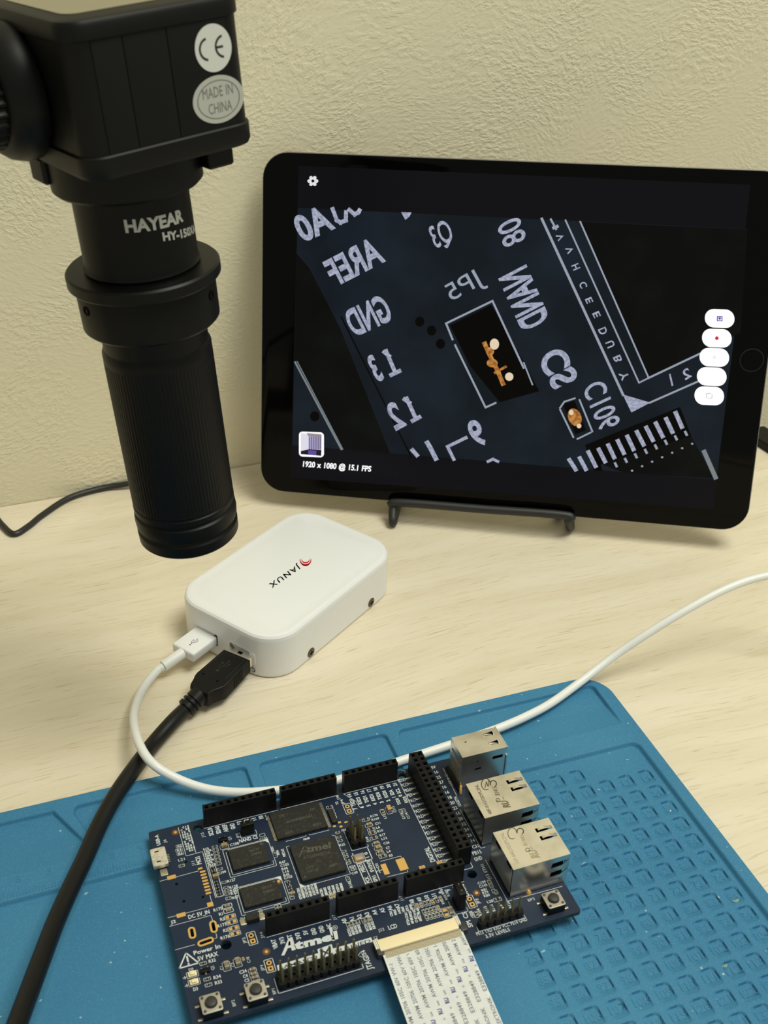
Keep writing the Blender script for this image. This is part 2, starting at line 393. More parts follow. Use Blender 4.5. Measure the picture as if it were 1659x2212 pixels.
MB().lathe([(.1, 1.2), (8, .9), (13, .5), (14.7, .55)], 40, M=MM, cap0=False, cap1=False).build('front_lens', mat('lens_glass', C(10, 12, 20), .05), mic)
A = MB(); A.lathe([(16.0, 3.5), (16.9, 4.2), (17.1, 6.5), (16.9, 8.6), (16.2, 9.2), (16.2, 9.9), (16.8, 10.4), (16.8, 12.2), (16.4, 12.6), (16.4, 13.2)], 64, M=MM, cap0=False, cap1=False)
A.build('grip_ring', M_anod, mic)
loops = []
n = 264
for r, z, kn in ((16.4, 13.0, 0), (16.75, 13.4, 0), (16.75, 14.4, 1), (16.75, 64.5, 1), (16.7, 65.5, 0), (16.7, 67.6, 0), (16.2, 68.8, 0), (16.0, 69.2, 0)):
    loops.append([((r - (.22 if kn and i % 3 == 0 else 0)) * math.cos(2 * math.pi * i / n), (r - (.22 if kn and i % 3 == 0 else 0)) * math.sin(2 * math.pi * i / n), z) for i in range(n)])
MB().loft(loops, M=MM, cap0=False, cap1=False).build('zoom_barrel', M_anod, mic, label='finely ribbed black zoom barrel')
MB().lathe([(16.0, 69.0), (16.1, 76.4)], 48, M=MM).build('neck', M_anod, mic)
col = MB().lathe([(16.0, 76.0), (19.6, 76.0), (20.5, 76.9), (20.6, 89.6), (20.3, 90.2), (16, 90.2)], 64, M=MM).build('collar', M_anod, mic)
for q in ((187, 672), (456, 637)):
    d = ray(*q); o = CAM.copy(); dl = np.array([d @ E1, d @ E2, d @ mu]); ol = np.array(mloc(o)); a = dl[0] ** 2 + dl[1] ** 2; b_ = ol[:2] @ dl[:2]; c_ = ol[:2] @ ol[:2] - 20.5 ** 2
    t = (-b_ - math.sqrt(max(b_ * b_ - a * c_, 0))) / a; P = ol + dl * t; ph = math.atan2(P[1], P[0])
    Mh = MM @ Matrix.Translation((19.2 * math.cos(ph), 19.2 * math.sin(ph), P[2])) @ Matrix.Rotation(ph, 4, 'Z') @ Matrix.Rotation(math.pi / 2, 4, 'Y')
    MB().lathe([(1.5, 1.42), (1.5, 1.6), (.9, 1.6), (.8, .8)], 12, M=Mh, cap0=False).build('set_screw', M_dark, col)
MB().lathe([(17, 89.8), (22.2, 89.8), (22.6, 90.3), (22.6, 93.2), (22.0, 93.8), (16.6, 93.8)], 72, M=MM).build('flange_ring', M_anod, mic)
A = MB(); A.lathe([(16.5, 93.6), (17.0, 94.6), (16.6, 95.4), (16.5, 117), (16.5, 122)], 64, M=MM)
tube_o = A.build('lens_tube', M_anod, mic)
MB().lathe([(16.5, 117.2), (20.2, 117.6), (21.2, 118.6), (21.2, 124.5), (21.2, 128)], 56, M=MM).build('mount_ring', M_black, mic)
# camera housing: lower tray, body, upper cover
hx0, hx1, hy0, hy1 = -22.4, 29.0, -25.2, 26.4; hcx, hcy = (hx0 + hx1) / 2, (hy0 + hy1) / 2; hw, hh = hx1 - hx0, hy1 - hy0
MB().rbox(hcx, hcy, hw, hh, 0, 0, 6.5, [(1.8, 127.2), (.6, 127.7), (0, 128.8), (0, 133.1), (.5, 133.5)], M=MM, seg=8).build('lower_cover', M_black, mic)
bd = MB().rbox(hcx, hcy, hw, hh, 0, 0, 6.5, [(.75, 133.3), (.75, 160.9)], M=MM, seg=8).build('housing', M_black, mic)
MB().rbox(hcx, hcy, hw, hh, 0, 0, 6.5, [(.3, 160.7), (0, 161.0), (0, 164.2), (.7, 165.2), (2, 165.6)], M=MM, seg=8).build('upper_cover', M_black, mic)
pmat = mat('panel_black', C(12, 12, 11), .5, spec=.22)
for x0, x1 in ((-15.5, -7.2), (-6.95, 5.1), (5.35, 22.4)): MB().box(x0, hy0 + .5, 133.6, x1, hy0 + .86, 160.8, M=MM, bev=.1).build('side_panel', pmat, bd)
MB().rbox(3, 2, 40, 38, 0, 0, 4, [(0, 165.4), (0, 165.8)], M=MM).build('top_reflection_plate', mat('wall_reflection_olive', C(120, 112, 84), .22), mic)  # added plate; olive colour paints the wall's reflection on the black cover
for cx, cy in ((20.5, -13.5), (-18, 9)):
    MB().rbox(cx, cy, 8.5, 9, 0, 0, 1.2, [(.5, 121.0), (0, 121.6), (0, 127.6)], M=MM).build('mounting_lug', M_black, mic)
# ribbed thumb knob on the left wall of the housing and the arm that carries the camera
MK = MM @ Matrix.Translation((hx0, 8.5, 145.5)) @ Matrix.Rotation(-math.pi / 2, 4, 'Y')
kb = MB().lathe([(15, -1), (17.4, 0), (17.6, 3), (16.4, 6.5), (14.6, 8.6), (13.4, 9.2)], 56, M=MK, cap0=False).build('thumb_knob', M_black, mic)
loops = []; n = 120
for z, k in ((9.0, 1), (24, 1)): loops.append([((13.3 - (.7 if i % 4 < 2 else 0)) * math.cos(2 * math.pi * i / n), (13.3 - (.7 if i % 4 < 2 else 0)) * math.sin(2 * math.pi * i / n), z) for i in range(n)])
MB().loft(loops, M=MK).build('ribbed_grip', M_black, kb)
A = MB(); A.lathe([(6, 23), (6, 120)], 20, M=MK); e = MK @ Vector((0, 0, 118))
A.build('support_arm', M_anod, mic)
A = MB(); A.lathe([(9, 4), (9, e.z + 40)], 24, M=Matrix.Translation((e.x - 6, e.y, 0))); A.rbox(e.x - 30, e.y + 20, 100, 120, 0, 0, 8, [(0, 0), (0, 5), (1, 6)])
A.build('stand_post', M_anod, mic)
# stickers and print
M_stk = mat('sticker_white', C(214, 214, 206), .5); M_stk2 = mat('sticker_grey', C(184, 184, 174), .5); M_ink = mat('sticker_ink', C(36, 36, 34), .6); M_ink2 = mat('sticker_grey_ink', C(112, 112, 108), .6)
MF = MM @ Matrix.Translation((0, hy0 + .48, 0)) @ Matrix.Rotation(math.pi / 2, 4, 'X')      # local x, z -> sticker plane
ce = MB().lathe([(5.5, 0), (5.5, .12)], 40, M=MF @ Matrix.Translation((18.1, 153.6, 0)) @ Matrix.Diagonal((1, 1.06, 1, 1))).build('ce_sticker', M_stk, bd)
A = MB()
def arc(cx, cy, r, a0, a1, w, n=14, z=.15, M=MF):
    lo = [[(cx + q * math.cos(math.radians(a0 + (a1 - a0) * i / n)), cy + q * math.sin(math.radians(a0 + (a1 - a0) * i / n)), z) for q in (r - w / 2, r + w / 2)] for i in range(n + 1)]
    A.add([p for l in lo for p in l], [[2 * i, 2 * i + 1, 2 * i + 3, 2 * i + 2] for i in range(n)], 0, M)
arc(16.6, 153.6, 2.6, 100, 260, .6); arc(21.4, 153.6, 2.6, 100, 260, .6)
A.add([(18.9, 153.3, .15), (21.0, 153.3, .15), (21.0, 153.9, .15), (18.9, 153.9, .15)], [[0, 1, 2, 3]], 0, MF)
A.build('ce_mark', M_ink, ce)
mi_ = MB().lathe([(7.9, 0), (7.9, .12)], 44, M=MF @ Matrix.Translation((17.8, 140.9, 0)) @ Matrix.Diagonal((1, .76, 1, 1))).build('origin_sticker', M_stk2, bd)
A = MB(); lo = [[(17.8 + q * math.cos(t), 140.9 + q * .74 * math.sin(t), .15) for q in (6.3, 6.6)] for t in [2 * math.pi * i / 40 for i in range(41)]]
A.add([p for l in lo for p in l], [[2 * i, 2 * i + 1, 2 * i + 3, 2 * i + 2] for i in range(40)], 0, MF)
for s_, x0, x1, y in (('MADE IN', 12.9, 22.6, 141.6), ('CHINA', 14.2, 21.6, 137.6)):
    label3(A, s_, MF @ Vector((x0, y, .15)), MF @ Vector((x1, y, .15)), MF @ Vector((x0, y + 2.7, .15)), off=0)
A.build('sticker_print', M_ink2, mi_)
def cylray(u, v, r):
    dl = ray(u, v); dl = np.array([dl @ E1, dl @ E2, dl @ mu]); ol = np.array(mloc(CAM)); a = dl[0] ** 2 + dl[1] ** 2; b_ = ol[:2] @ dl[:2]; c_ = ol[:2] @ ol[:2] - r * r
    t = (-b_ - math.sqrt(max(b_ * b_ - a * c_, 0))) / a; P = ol + dl * t; return math.atan2(P[1], P[0]), P[2]
A = MB()
def cyltext(s, p0, p1, cap, r=16.62):
    a0, z0 = cylray(*p0, r); a1, z1 = cylray(*p1, r); v, f, w = text2d(s, .04); P = []
    for x, y in v:
        a = a0 + (a1 - a0) * x / w; P.append((r * math.cos(a), r * math.sin(a), z0 + (z1 - z0) * x / w + y / CAP * cap))
    A.add(P, f, 0, MM)
cyltext('HAYEAR', (270, 502), (395, 477), 3.4); cyltext('HY-150XA', (352, 520), (421, 501), 2.3)
A.build('lens_print', M_stk2, tube_o)

# thin black cable lying on the desk behind the microscope, rising to the back of the camera
P = [px(-60, 1090, 1.6), px(-20, 1105, 1.6), px(4, 1133, 1.6), px(30, 1153, 1.6), px(62, 1136, 1.6), px(92, 1112, 1.6), px(150, 1075, 1.8), px(220, 1054, 2.0), px(275, 1045, 3)]
P = [Vector(p) for p in P] + [Vector((42, 286, 6)), Vector((52, 278, 22)), Vector((50, 255, 60))]
for (u, v), dd in (((355, 850), 450), ((325, 650), 400), ((295, 470), 350)): P.append(Vector(CAM + ray(u, v) * dd))
P += [MM @ Vector((3, 55, 128)), MM @ Vector((3, 42, 146)), MM @ Vector((3, 26, 148))]
A = MB().tube(P, 1.45, 10); o = A.build('black_cable', mat('cable_black', C(28, 28, 26), .45)); tag(o, 'thin black cable curving over the desk against the wall, behind the microscope', 'cable')
A = MB().tube([P[-2], P[-1]], 3.2, 12, sub=1); o2 = A.build('strain_relief', M_black, o)

# ------------------------------------------------------------------ tablet
nz = .22; an = math.atan2(.82118, .48572) + math.radians(3); k_ = math.sqrt(1 - nz * nz)
TN = np.array([-k_ * math.cos(an), -k_ * math.sin(an), nz]); TO = px(562, 1058.7, 9.0)
def T(u, v, lift=0): return pl(u, v, TO + TN * lift, TN)
tBL, tBR, tTL, tTR = T(562, 1058.7), T(1613, 1149.8), T(567, 325.7), T(1712.5, 370)
tx = tBR - tBL; tx /= np.linalg.norm(tx); ty = np.cross(TN, tx)
TM = frame(tBL, tx, ty, TN); TI = TM.inverted()
def tl(p): q = TI @ Vector(p); return (q.x, q.y)
tab = root('tablet', 'black-fronted tablet with home button, propped up, showing a magnified circuit board', 'tablet', TM)
Q = [tl(p) for p in (tBR, tTR, tTL, tBL)]
def quadround(Q, r, inset, seg=8):
    """rounded outline of a convex quad, CCW"""
    Q = [Vector(q) for q in Q]; out = []; n = 4
    c = sum(Q, Vector((0, 0))) / 4
    lines = []
    for i in range(n):
        a, b = Q[i], Q[(i + 1) % n]; d = (b - a).normalized(); nn = Vector((-d.y, d.x))
        if (c - a).dot(nn) < 0: nn = -nn
        lines.append((a + nn * inset, d, nn))
    for i in range(n):
        (a, d, n1), (b, e, n2) = lines[i - 1], lines[i]
        rr = max(r - inset, .3)
        # centre at distance rr from both
        A_ = a + n1 * rr; B_ = b + n2 * rr; den = d.x * e.y - d.y * e.x; t = ((B_ - A_).x * e.y - (B_ - A_).y * e.x) / den; ctr = A_ + d * t
        a0 = math.atan2(-n1.y, -n1.x); a1 = math.atan2(-n2.y, -n2.x)
        while a1 < a0: a1 += 2 * math.pi
        for k in range(seg + 1): a_ = a0 + (a1 - a0) * k / seg; out.append((ctr.x + rr * math.cos(a_), ctr.y + rr * math.sin(a_)))
    return out
ar = sum(Q[i][0] * Q[(i + 1) % 4][1] - Q[(i + 1) % 4][0] * Q[i][1] for i in range(4))
if ar < 0: Q = Q[::-1]
M_alu = mat('space_grey_aluminium', C(150, 148, 144), .35, .9)
A = MB(); A.loft([[(x, y, z) for x, y in quadround(Q, 12, i)] for i, z in ((6, -7.2), (2.4, -6.6), (.6, -4.6), (0, -2.6), (0, -.7), (.25, -.35))], M=TM)
A.build('back_shell', M_alu, tab)
M_glass = mat('tablet_front_glass', C(4, 4, 4), .08, spec=.12)
A = MB(); A.loft([[(x, y, z) for x, y in quadround(Q, 12, i)] for i, z in ((.45, -.5), (.45, -.1), (.75, 0))], M=TM); A.build('front_glass', M_glass, tab, label='black glossy glass with wide bezels')
def em(name, c, k=1.0, **kw): return mat(name, c, .25, emit=k, **kw)
def tpoly(mb, pts, lift, mi=0, z=None):
    P = [TM @ Vector((*tl(T(*p)), lift)) for p in pts]; t = tessellate_polygon([P]); fs = []
    for a, b, c in t:
        if (P[b] - P[a]).cross(P[c] - P[a]).dot(Vector(TN)) < 0: b, c = c, b
        fs.append([a, b, c])
    mb.add(P, fs, mi)
def tline(mb, pts, w, lift, mi=0):
    P = [TM @ Vector((*tl(T(*p)), lift)) for p in pts]; q = w / 4.4
    for a, b in zip(P[:-1], P[1:]):
        d = (b - a).normalized(); s_ = d.cross(Vector(TN)) * q / 2; a_ = a - d * q / 2; b_ = b + d * q / 2; mb.add([a_ + s_, b_ + s_, b_ - s_, a_ - s_], [[0, 1, 2, 3]], mi)
def tdisc(mb, c, rx, ry, lift, mi=0, n=20, rot=0):
    tpoly(mb, [(c[0] + rx * math.cos(a) * math.cos(rot) - ry * math.sin(a) * math.sin(rot), c[1] + rx * math.cos(a) * math.sin(rot) + ry * math.sin(a) * math.cos(rot)) for a in [2 * math.pi * i / n for i in range(n)]], lift, mi)
def ttext(mb, s, p0, p1, pt, lift, mi=0, off=.02):
    P = [TM @ Vector((*tl(T(*p)), lift)) for p in (p0, p1, pt)]; k0 = len(mb.f); label3(mb, s, *P, mi, off)
    for q in range(k0, len(mb.f)):
        f = mb.f[q]; a, b, c = (Vector(mb.v[i]) for i in f[:3])
        if (b - a).cross(c - a).dot(Vector(TN)) < 0: mb.f[q] = f[::-1]
A = MB(); tpoly(A, [(645, 358), (1621, 399), (1541, 1100), (628, 1032)], .02)
disp = A.build('display', em('display_black', C(15, 14, 18)), tab, smooth_deg=0)
A = MB(); VQ = [(643.5, 449), (1614.6, 495), (1547.5, 1036), (632, 962)]; tpoly(A, VQ, .04)
vid = A.build('video_image', em('video_navy', C(19, 25, 31), noise=(26, C(26, 34, 42), .4, .65)), disp, smooth_deg=0)
GRES = 5; t1 = ZR(600, 420, 3.130); t2 = ZR(1040, 420, 2.680)
e_dark = em('video_black', C(9, 9, 9), noise=(40, C(15, 17, 14), .45, .7)); e_jet = em('video_jet', C(4, 3, 2)); e_text = em('video_lilac_white', C(172, 176, 196), noise=(700, C(140, 146, 168), .4, .6))
e_gray = em('video_grey', C(120, 128, 132)); e_gold = em('video_gold', C(196, 138, 70), noise=(500, C(150, 92, 40), .4, .6)); e_cream = em('video_cream', C(226, 206, 178)); e_mid = em('video_slate', C(14, 18, 23))
# dark bodies in the microscope image
A = MB(); tpoly(A, [t1(*p) for p in ((112, 1130), (128, 400), (215, 500), (420, 900), (760, 1752), (430, 1722))], .06)
tpoly(A, [t2(*p) for p in ((572, 158), (1540, 203), (1500, 800), (968, 1052))], .06)
tpoly(A, [t2(*p) for p in ((690, 1560), (1210, 1392), (1350, 1645), (830, 1612))], .06)
A.build('dark_component_image', e_dark, vid, smooth_deg=0, kind='stuff')
A = MB(); tpoly(A, [t1(*p) for p in ((1165, 885), (1445, 745), (1640, 1090), (1768, 1330), (1500, 1405), (1300, 1160))], .07)
tpoly(A, [t2(*p) for p in ((470, 1215), (540, 1195), (605, 1365), (545, 1390))], .07)
tpoly(A, [t2(*p) for p in ((600, 1450), (1150, 1230), (1215, 1400), (690, 1560), (700, 1600), (650, 1600))], .065)
tline(A, [t1(*p) for p in ((430, 830), (900, 1770))], 3, .08)
for c in ((1040, 920), (1100, 1010), (960, 860), (250, 1500)): tdisc(A, t1(*c), 10, 11, .05)
A.build('black_area_image', e_jet, vid, smooth_deg=0, kind='stuff')  # black areas of the on-screen picture: jumper, capacitor body, dots
A = MB()
for s_, a, b, c in (('AREF', (722, 448), (385, 622), (640, 285)), ('GND', (788, 835), (515, 962), (708, 672)), ('3', (724, 1236), (668, 1270), (646, 1078)),
                    ('2', (872, 1552), (796, 1594), (792, 1396)), ('9', (1425, 1668), (1343, 1712), (1348, 1512)), ('Q3', (1200, 300), (1062, 368), (1142, 160))):
    A = MB(); ttext(A, s_, t1(*a), t1(*b), t1(*c), .08, off=.03 if s_ != 'Q3' else .012); A.build('mirrored_lettering', e_text, vid, smooth_deg=0)
A = MB()
for pts in (((733, 1060), (795, 1205)), ((768, 1220), (822, 1194)), ((722, 1066), (752, 1092)), ((872, 1380), (935, 1518)), ((913, 1530), (957, 1506)), ((858, 1386), (890, 1408))): tline(A, [t1(*p) for p in pts], 8.5, .08)
ttext(A, 'A0', t1(380, 225), t1(170, 320), t1(300, 70), .08, off=.035)
tline(A, [t1(*p) for p in ((372, 100), (400, 175), (425, 190), (460, 175), (462, 120))], 8, .08); tline(A, [t1(*p) for p in ((485, 105), (520, 135), (545, 120), (552, 108))], 8, .08)
for s_, a, b, c in (('NAND', (250, 402), (392, 725), (98, 482)), ('CS', (460, 870), (560, 1065), (322, 945)), ('08', (212, 118), (262, 258), (85, 180)), ('C106', (700, 1062), (806, 1325), (580, 1118))):
    ttext(A, s_, t2(*a), t2(*b), t2(*c), .08, off=.03 if s_ in ('NAND', 'CS') else .012)
for s_, (x, y), h in (('I', (428, 185), 40), ('V', (455, 243), 42), ('V', (510, 318), 42), ('H', (545, 415), 46), ('C', (588, 520), 44), ('E', (622, 608), 42), ('E', (665, 690), 44), ('D', (702, 785), 50), ('U', (745, 862), 50), ('B', (787, 945), 48), ('Y', (826, 1045), 52)):
    ttext(A, s_, t2(x + h * .25, y - h * .45), t2(x + h * .6, y + h * .3), t2(x - h * .6, y - h * .1), .08, off=.02)
ttext(A, '1', t2(1090, 1110), t2(1120, 1100), t2(1075, 1045), .08, off=.03); ttext(A, '2', t2(1220, 1050), t2(1180, 1075), t2(1195, 1000), .08)
tpoly(A, [t2(*p) for p in ((818, 1158), (868, 1262), (978, 1205))], .08)
tpoly(A, [t1(*p) for p in ((835, 120), (905, 122), (890, 150), (862, 172))], .08)
for pts in ([(1012, 1680), (1030, 1710), (1068, 1785)],): tline(A, [t1(*p) for p in pts], 10, .08)
tline(A, [t1(*p) for p in ((912, 1730), (940, 1762))], 9, .08); tline(A, [t1(*p) for p in ((1272, 1645), (1148, 1705), (1190, 1790))], 7, .08); tline(A, [t1(*p) for p in ((1422, 1805), (1455, 1790), (1488, 1805))], 6, .08)
for a, b in zip(((1125, 1265), (1070, 1300), (1010, 1325), (955, 1350), (900, 1375), (845, 1402), (790, 1427), (735, 1452), (680, 1477), (620, 1492), (570, 1527), (510, 1537)),
                ((1160, 1345), (1105, 1375), (1048, 1400), (992, 1422), (938, 1448), (880, 1475), (824, 1497), (768, 1522), (715, 1545), (660, 1572), (604, 1590), (545, 1592))): tline(A, [t2(*a), t2(*b)], 8.5, .08)
A.build('bright_print_image', e_text, vid, smooth_deg=0, kind='stuff')
A = MB()
tline(A, [t1(*p) for p in ((1472, 1410), (1405, 1440), (1200, 1020))], 4, .09); tline(A, [t1(*p) for p in ((1182, 980), (1138, 872), (1452, 720), (1662, 1172))], 4, .09); tline(A, [t2(*p) for p in ((245, 975), (295, 1100))], 3, .09)
tline(A, [t2(*p) for p in ((350, 142), (820, 1160))], 5, .09); tline(A, [t2(*p) for p in ((975, 1205), (1300, 1062))], 4, .09)
tline(A, [t2(*p) for p in ((487, 150), (912, 1090), (968, 1062), (572, 158))], 3.2, .09); tline(A, [t2(*p) for p in ((968, 1062), (1300, 905))], 4, .09)
tline(A, [t2(*p) for p in ((402, 145), (432, 200))], 4, .09)
tline(A, [t2(*p) for p in ((455, 1235), (480, 1200), (540, 1180))], 3.5, .09); tline(A, [t2(*p) for p in ((568, 1190), (642, 1372))], 3.5, .09); tline(A, [t2(*p) for p in ((556, 1415), (632, 1378))], 3.5, .09); tline(A, [t2(*p) for p in ((455, 1245), (532, 1405))], 3.5, .09)
for i in range(11):
    a = (1180 - 58 * i, 1375 + 26 * i); b = (a[0] + 40, a[1] + 68)
    if a[1] + 20 < 1585 + (a[0] - 460) * .06: tline(A, [t2(*a), t2(a[0] + 8, a[1] + 16)], 5, .09)
    if b[1] < 1580 + (b[0] - 460) * .06: tdisc(A, t2(*b), 2.6, 2.2, .09)
ttext(A, 'JP5', t1(1395, 600), t1(1165, 728), t1(1338, 495), .09, off=0)
A.build('outline_image', em('video_line_grey', C(150, 158, 172)), vid, smooth_deg=0, kind='stuff')
A = MB(); tline(A, [t1(*p) for p in ((118, 1135), (430, 1722))], 4, .09); tline(A, [t1(*p) for p in ((132, 1130), (440, 1722))], 2, .09); tline(A, [t2(*p) for p in ((1290, 1490), (1355, 1638))], 9, .09)
A.build('edge_image', e_gray, vid, smooth_deg=0, kind='stuff')
A = MB(); tline(A, [t1(*p) for p in ((1400, 1010), (1440, 1100), (1490, 1200), (1522, 1278))], 9, .09); tline(A, [t1(*p) for p in ((1470, 1205), (1540, 1165))], 5, .09); tdisc(A, t1(1450, 1140), 12, 9, .085); tdisc(A, t1(1435, 1060), 9, 9, .085); tdisc(A, t2(540, 1290), 14, 20, .085, rot=-.4)
A.build('gold_pin_image', e_gold, vid, smooth_deg=0, kind='stuff')
A = MB(); tdisc(A, t1(1465, 1012), 10, 12, .1); tdisc(A, t1(1565, 1232), 9, 9, .1); tdisc(A, t2(520, 1262), 5, 6, .1); tdisc(A, t2(565, 1340), 5, 5, .1)
A.build('glint_image', e_cream, vid, smooth_deg=0, kind='stuff')
# app controls over the video
e_white = em('ui_white', (1, 1, 1, 1), 1.1)
for i, (x, y) in enumerate(((387, 196), (362, 370), (340, 540), (317, 710), (295, 880))):
    c = (1460 + x / 4.096, 640 + y / 4.096); A = MB(); w_, h_ = 32, 20; sl = .035
    pts = [(c[0] + x_ * 1.0, c[1] + y_ + x_ * sl) for x_, y_ in rrect(0, 0, 2 * w_, 2 * h_, 19.5, 8)]
    tpoly(A, pts, .14); b_ = A.build('round_button', e_white, disp, smooth_deg=0)
    if i == 0:
        A = MB(); tline(A, [(c[0] - 5, c[1] + 5), (c[0] - 5, c[1] - 4), (c[0] + 5, c[1] - 4), (c[0] + 5, c[1] + 5), (c[0] - 5, c[1] + 5)], 2, .16); tdisc(A, c, 2.8, 2.8, .16); A.build('camera_icon', em('ui_violet', C(96, 84, 170)), b_, smooth_deg=0)
    if i == 1: A = MB(); tdisc(A, c, 4, 4, .16); A.build('record_icon', em('ui_red', C(206, 50, 66)), b_, smooth_deg=0)
    if i == 2: A = MB(); tdisc(A, c, 4, 5, .16); A.build('faint_icon', em('ui_pale', C(236, 243, 246)), b_, smooth_deg=0)
    if i == 4:
        A = MB(); q = c; tline(A, [(q[0] - 6, q[1] + 4), (q[0] - 6, q[1] - 5), (q[0] + 3, q[1] - 5)], 1.2, .16); tline(A, [(q[0] + 6, q[1] - 3), (q[0] + 6, q[1] + 5), (q[0] - 3, q[1] + 5)], 1.2, .16)
        A.build('frame_icon', em('ui_grey', C(170, 170, 176)), b_, smooth_deg=0)
A = MB(); c = (676, 391)
for i in range(6): a = math.pi / 3 * i; tdisc(A, (c[0] + 8 * math.cos(a), c[1] + 8 * math.sin(a)), 4, 4, .15, n=8)
tdisc(A, c, 8, 8, .15); g_ = A.build('gear_icon', em('ui_light', C(225, 225, 228)), disp, smooth_deg=0)
A = MB(); tdisc(A, c, 3.6, 3.6, .17, n=6); A.build('gear_hole', em('ui_black', C(20, 18, 22)), g_, smooth_deg=0)
A = MB(); ttext(A, '1920 x 1080 @ 15.1 FPS', t1(162, 1838), t1(630, 1873), t1(166, 1802), .15, off=.03); A.build('resolution_text', e_white, disp, smooth_deg=0)
A = MB(); c0 = t1(228, 1690); tpoly(A, [(c0[0] + x_, c0[1] + y_ + .04 * x_) for x_, y_ in rrect(0, 0, 54, 54, 8, 5)], .12); th = A.build('thumbnail', e_white, disp, smooth_deg=0)
A = MB(); tpoly(A, [t1(*p) for p in ((156, 1614), (297, 1622), (294, 1768), (156, 1756))], .13, 0)
tpoly(A, [t1(*p) for p in ((208, 1630), (297, 1640), (296, 1730), (208, 1722))], .135, 1)
for i in range(7): x = 214 + i * 12; tpoly(A, [t1(*p) for p in ((x, 1636), (x + 5, 1637), (x + 5, 1724), (x, 1722))], .14, 2)
tpoly(A, [t1(*p) for p in ((156, 1735), (210, 1722), (296, 1728), (294, 1767), (156, 1755))], .145, 3)
tpoly(A, [t1(*p) for p in ((206, 1728), (262, 1732), (260, 1762), (206, 1758))], .15, 4); tpoly(A, [t1(*p) for p in ((196, 1612), (297, 1622), (297, 1642), (206, 1632))], .15, 5)
A.build('thumbnail_picture', [em('th_wall', C(222, 218, 232)), em('th_cur', C(176, 168, 204)), em('th_fold', C(70, 58, 92)), em('th_dark', C(34, 26, 40)), em('th_sofa', C(90, 78, 150)), em('th_ceil', C(150, 138, 140))], th, smooth_deg=0)
A = MB(); c = (1624, 778); hl = tl(T(*c))
hb = MB().lathe([(5.2, -.3), (5.4, .06), (4.9, -.02), (.1, -.04)], 40, M=TM @ Matrix.Translation((hl[0], hl[1], 0)), cap0=False); hb.build('home_button', mat('home_ring', C(34, 34, 32), .2, .3), tab)

GRES = 2
# ------------------------------------------------------------------ tablet stand (bent wire)
def TL(u, v, lift): return Vector(pl(u, v, TO + TN * lift, TN))
M_wire = mat('stand_black_coating', C(34, 34, 34), .5, bump=(1200, .1, .0002))
a, b = TL(862, 1086, 3.2), TL(1218, 1113, 3.2); back = Vector((-TN[0], -TN[1], 0)).normalized()
def leg(p, q): return [Vector((q.x, q.y, 2.3)) + back * 12, Vector((q.x, q.y, 2.2)) + back * 3]
ql, qr = Vector(px(848, 1131, 3.0)), Vector(px(1232, 1142, 3.2))
st = root('tablet_stand', 'black wire stand with a low lip holding the tablet', 'stand', Matrix.Translation((px(1040, 1130, 0)[0], px(1040, 1130, 0)[1], 0)))
path = [ql + back * 70 + Vector((0, 0, -.8)), ql + back * 30 + Vector((0, 0, -.8)), ql + back * 8 + Vector((0, 0, -.7)), ql + back * 1 + Vector((0, 0, .2)), a + (a - b).normalized() * 2.6 - Vector((0, 0, 3.0)), a, a.lerp(b, .5), b, b + (b - a).normalized() * 2.6 - Vector((0, 0, 3.0)), qr + back * 1 + Vector((0, 0, .2)), qr + back * 8 + Vector((0, 0, -.7)), qr + back * 30 + Vector((0, 0, -.8)), qr + back * 70 + Vector((0, 0, -.8))]
MB().tube(path, 2.15, 12, sub=7).build('front_lip', M_wire, st)
up = Vector(TN) * -10.5
r0, r1 = ql + back * 69, qr + back * 69
bl_ = Vector(tBL) + Vector(tx) * 70 + Vector(ty) * 12 + up; br_ = Vector(tBL) + Vector(tx) * 150 + Vector(ty) * 12 + up
tl_ = bl_ + Vector(ty) * 85; tr_ = br_ + Vector(ty) * 85
MB().tube([bl_, bl_ + Vector(ty) * 40, tl_ - Vector(ty) * 5, tl_ + Vector(tx) * 5, tr_ - Vector(tx) * 5, tr_ - Vector(ty) * 5, br_ + Vector(ty) * 40, br_], 2.1, 12, sub=5).build('back_rest', M_wire, st)
for p, q in ((bl_, r0), (br_, r1)):
    MB().tube([p, Vector((p.x, p.y, 3.5)), Vector((p.x, p.y, 2.2)).lerp(Vector((q.x, q.y, 2.2)), .4), Vector((q.x, q.y, 2.2))], 2.1, 10, sub=5).build('base_wire', M_wire, st)

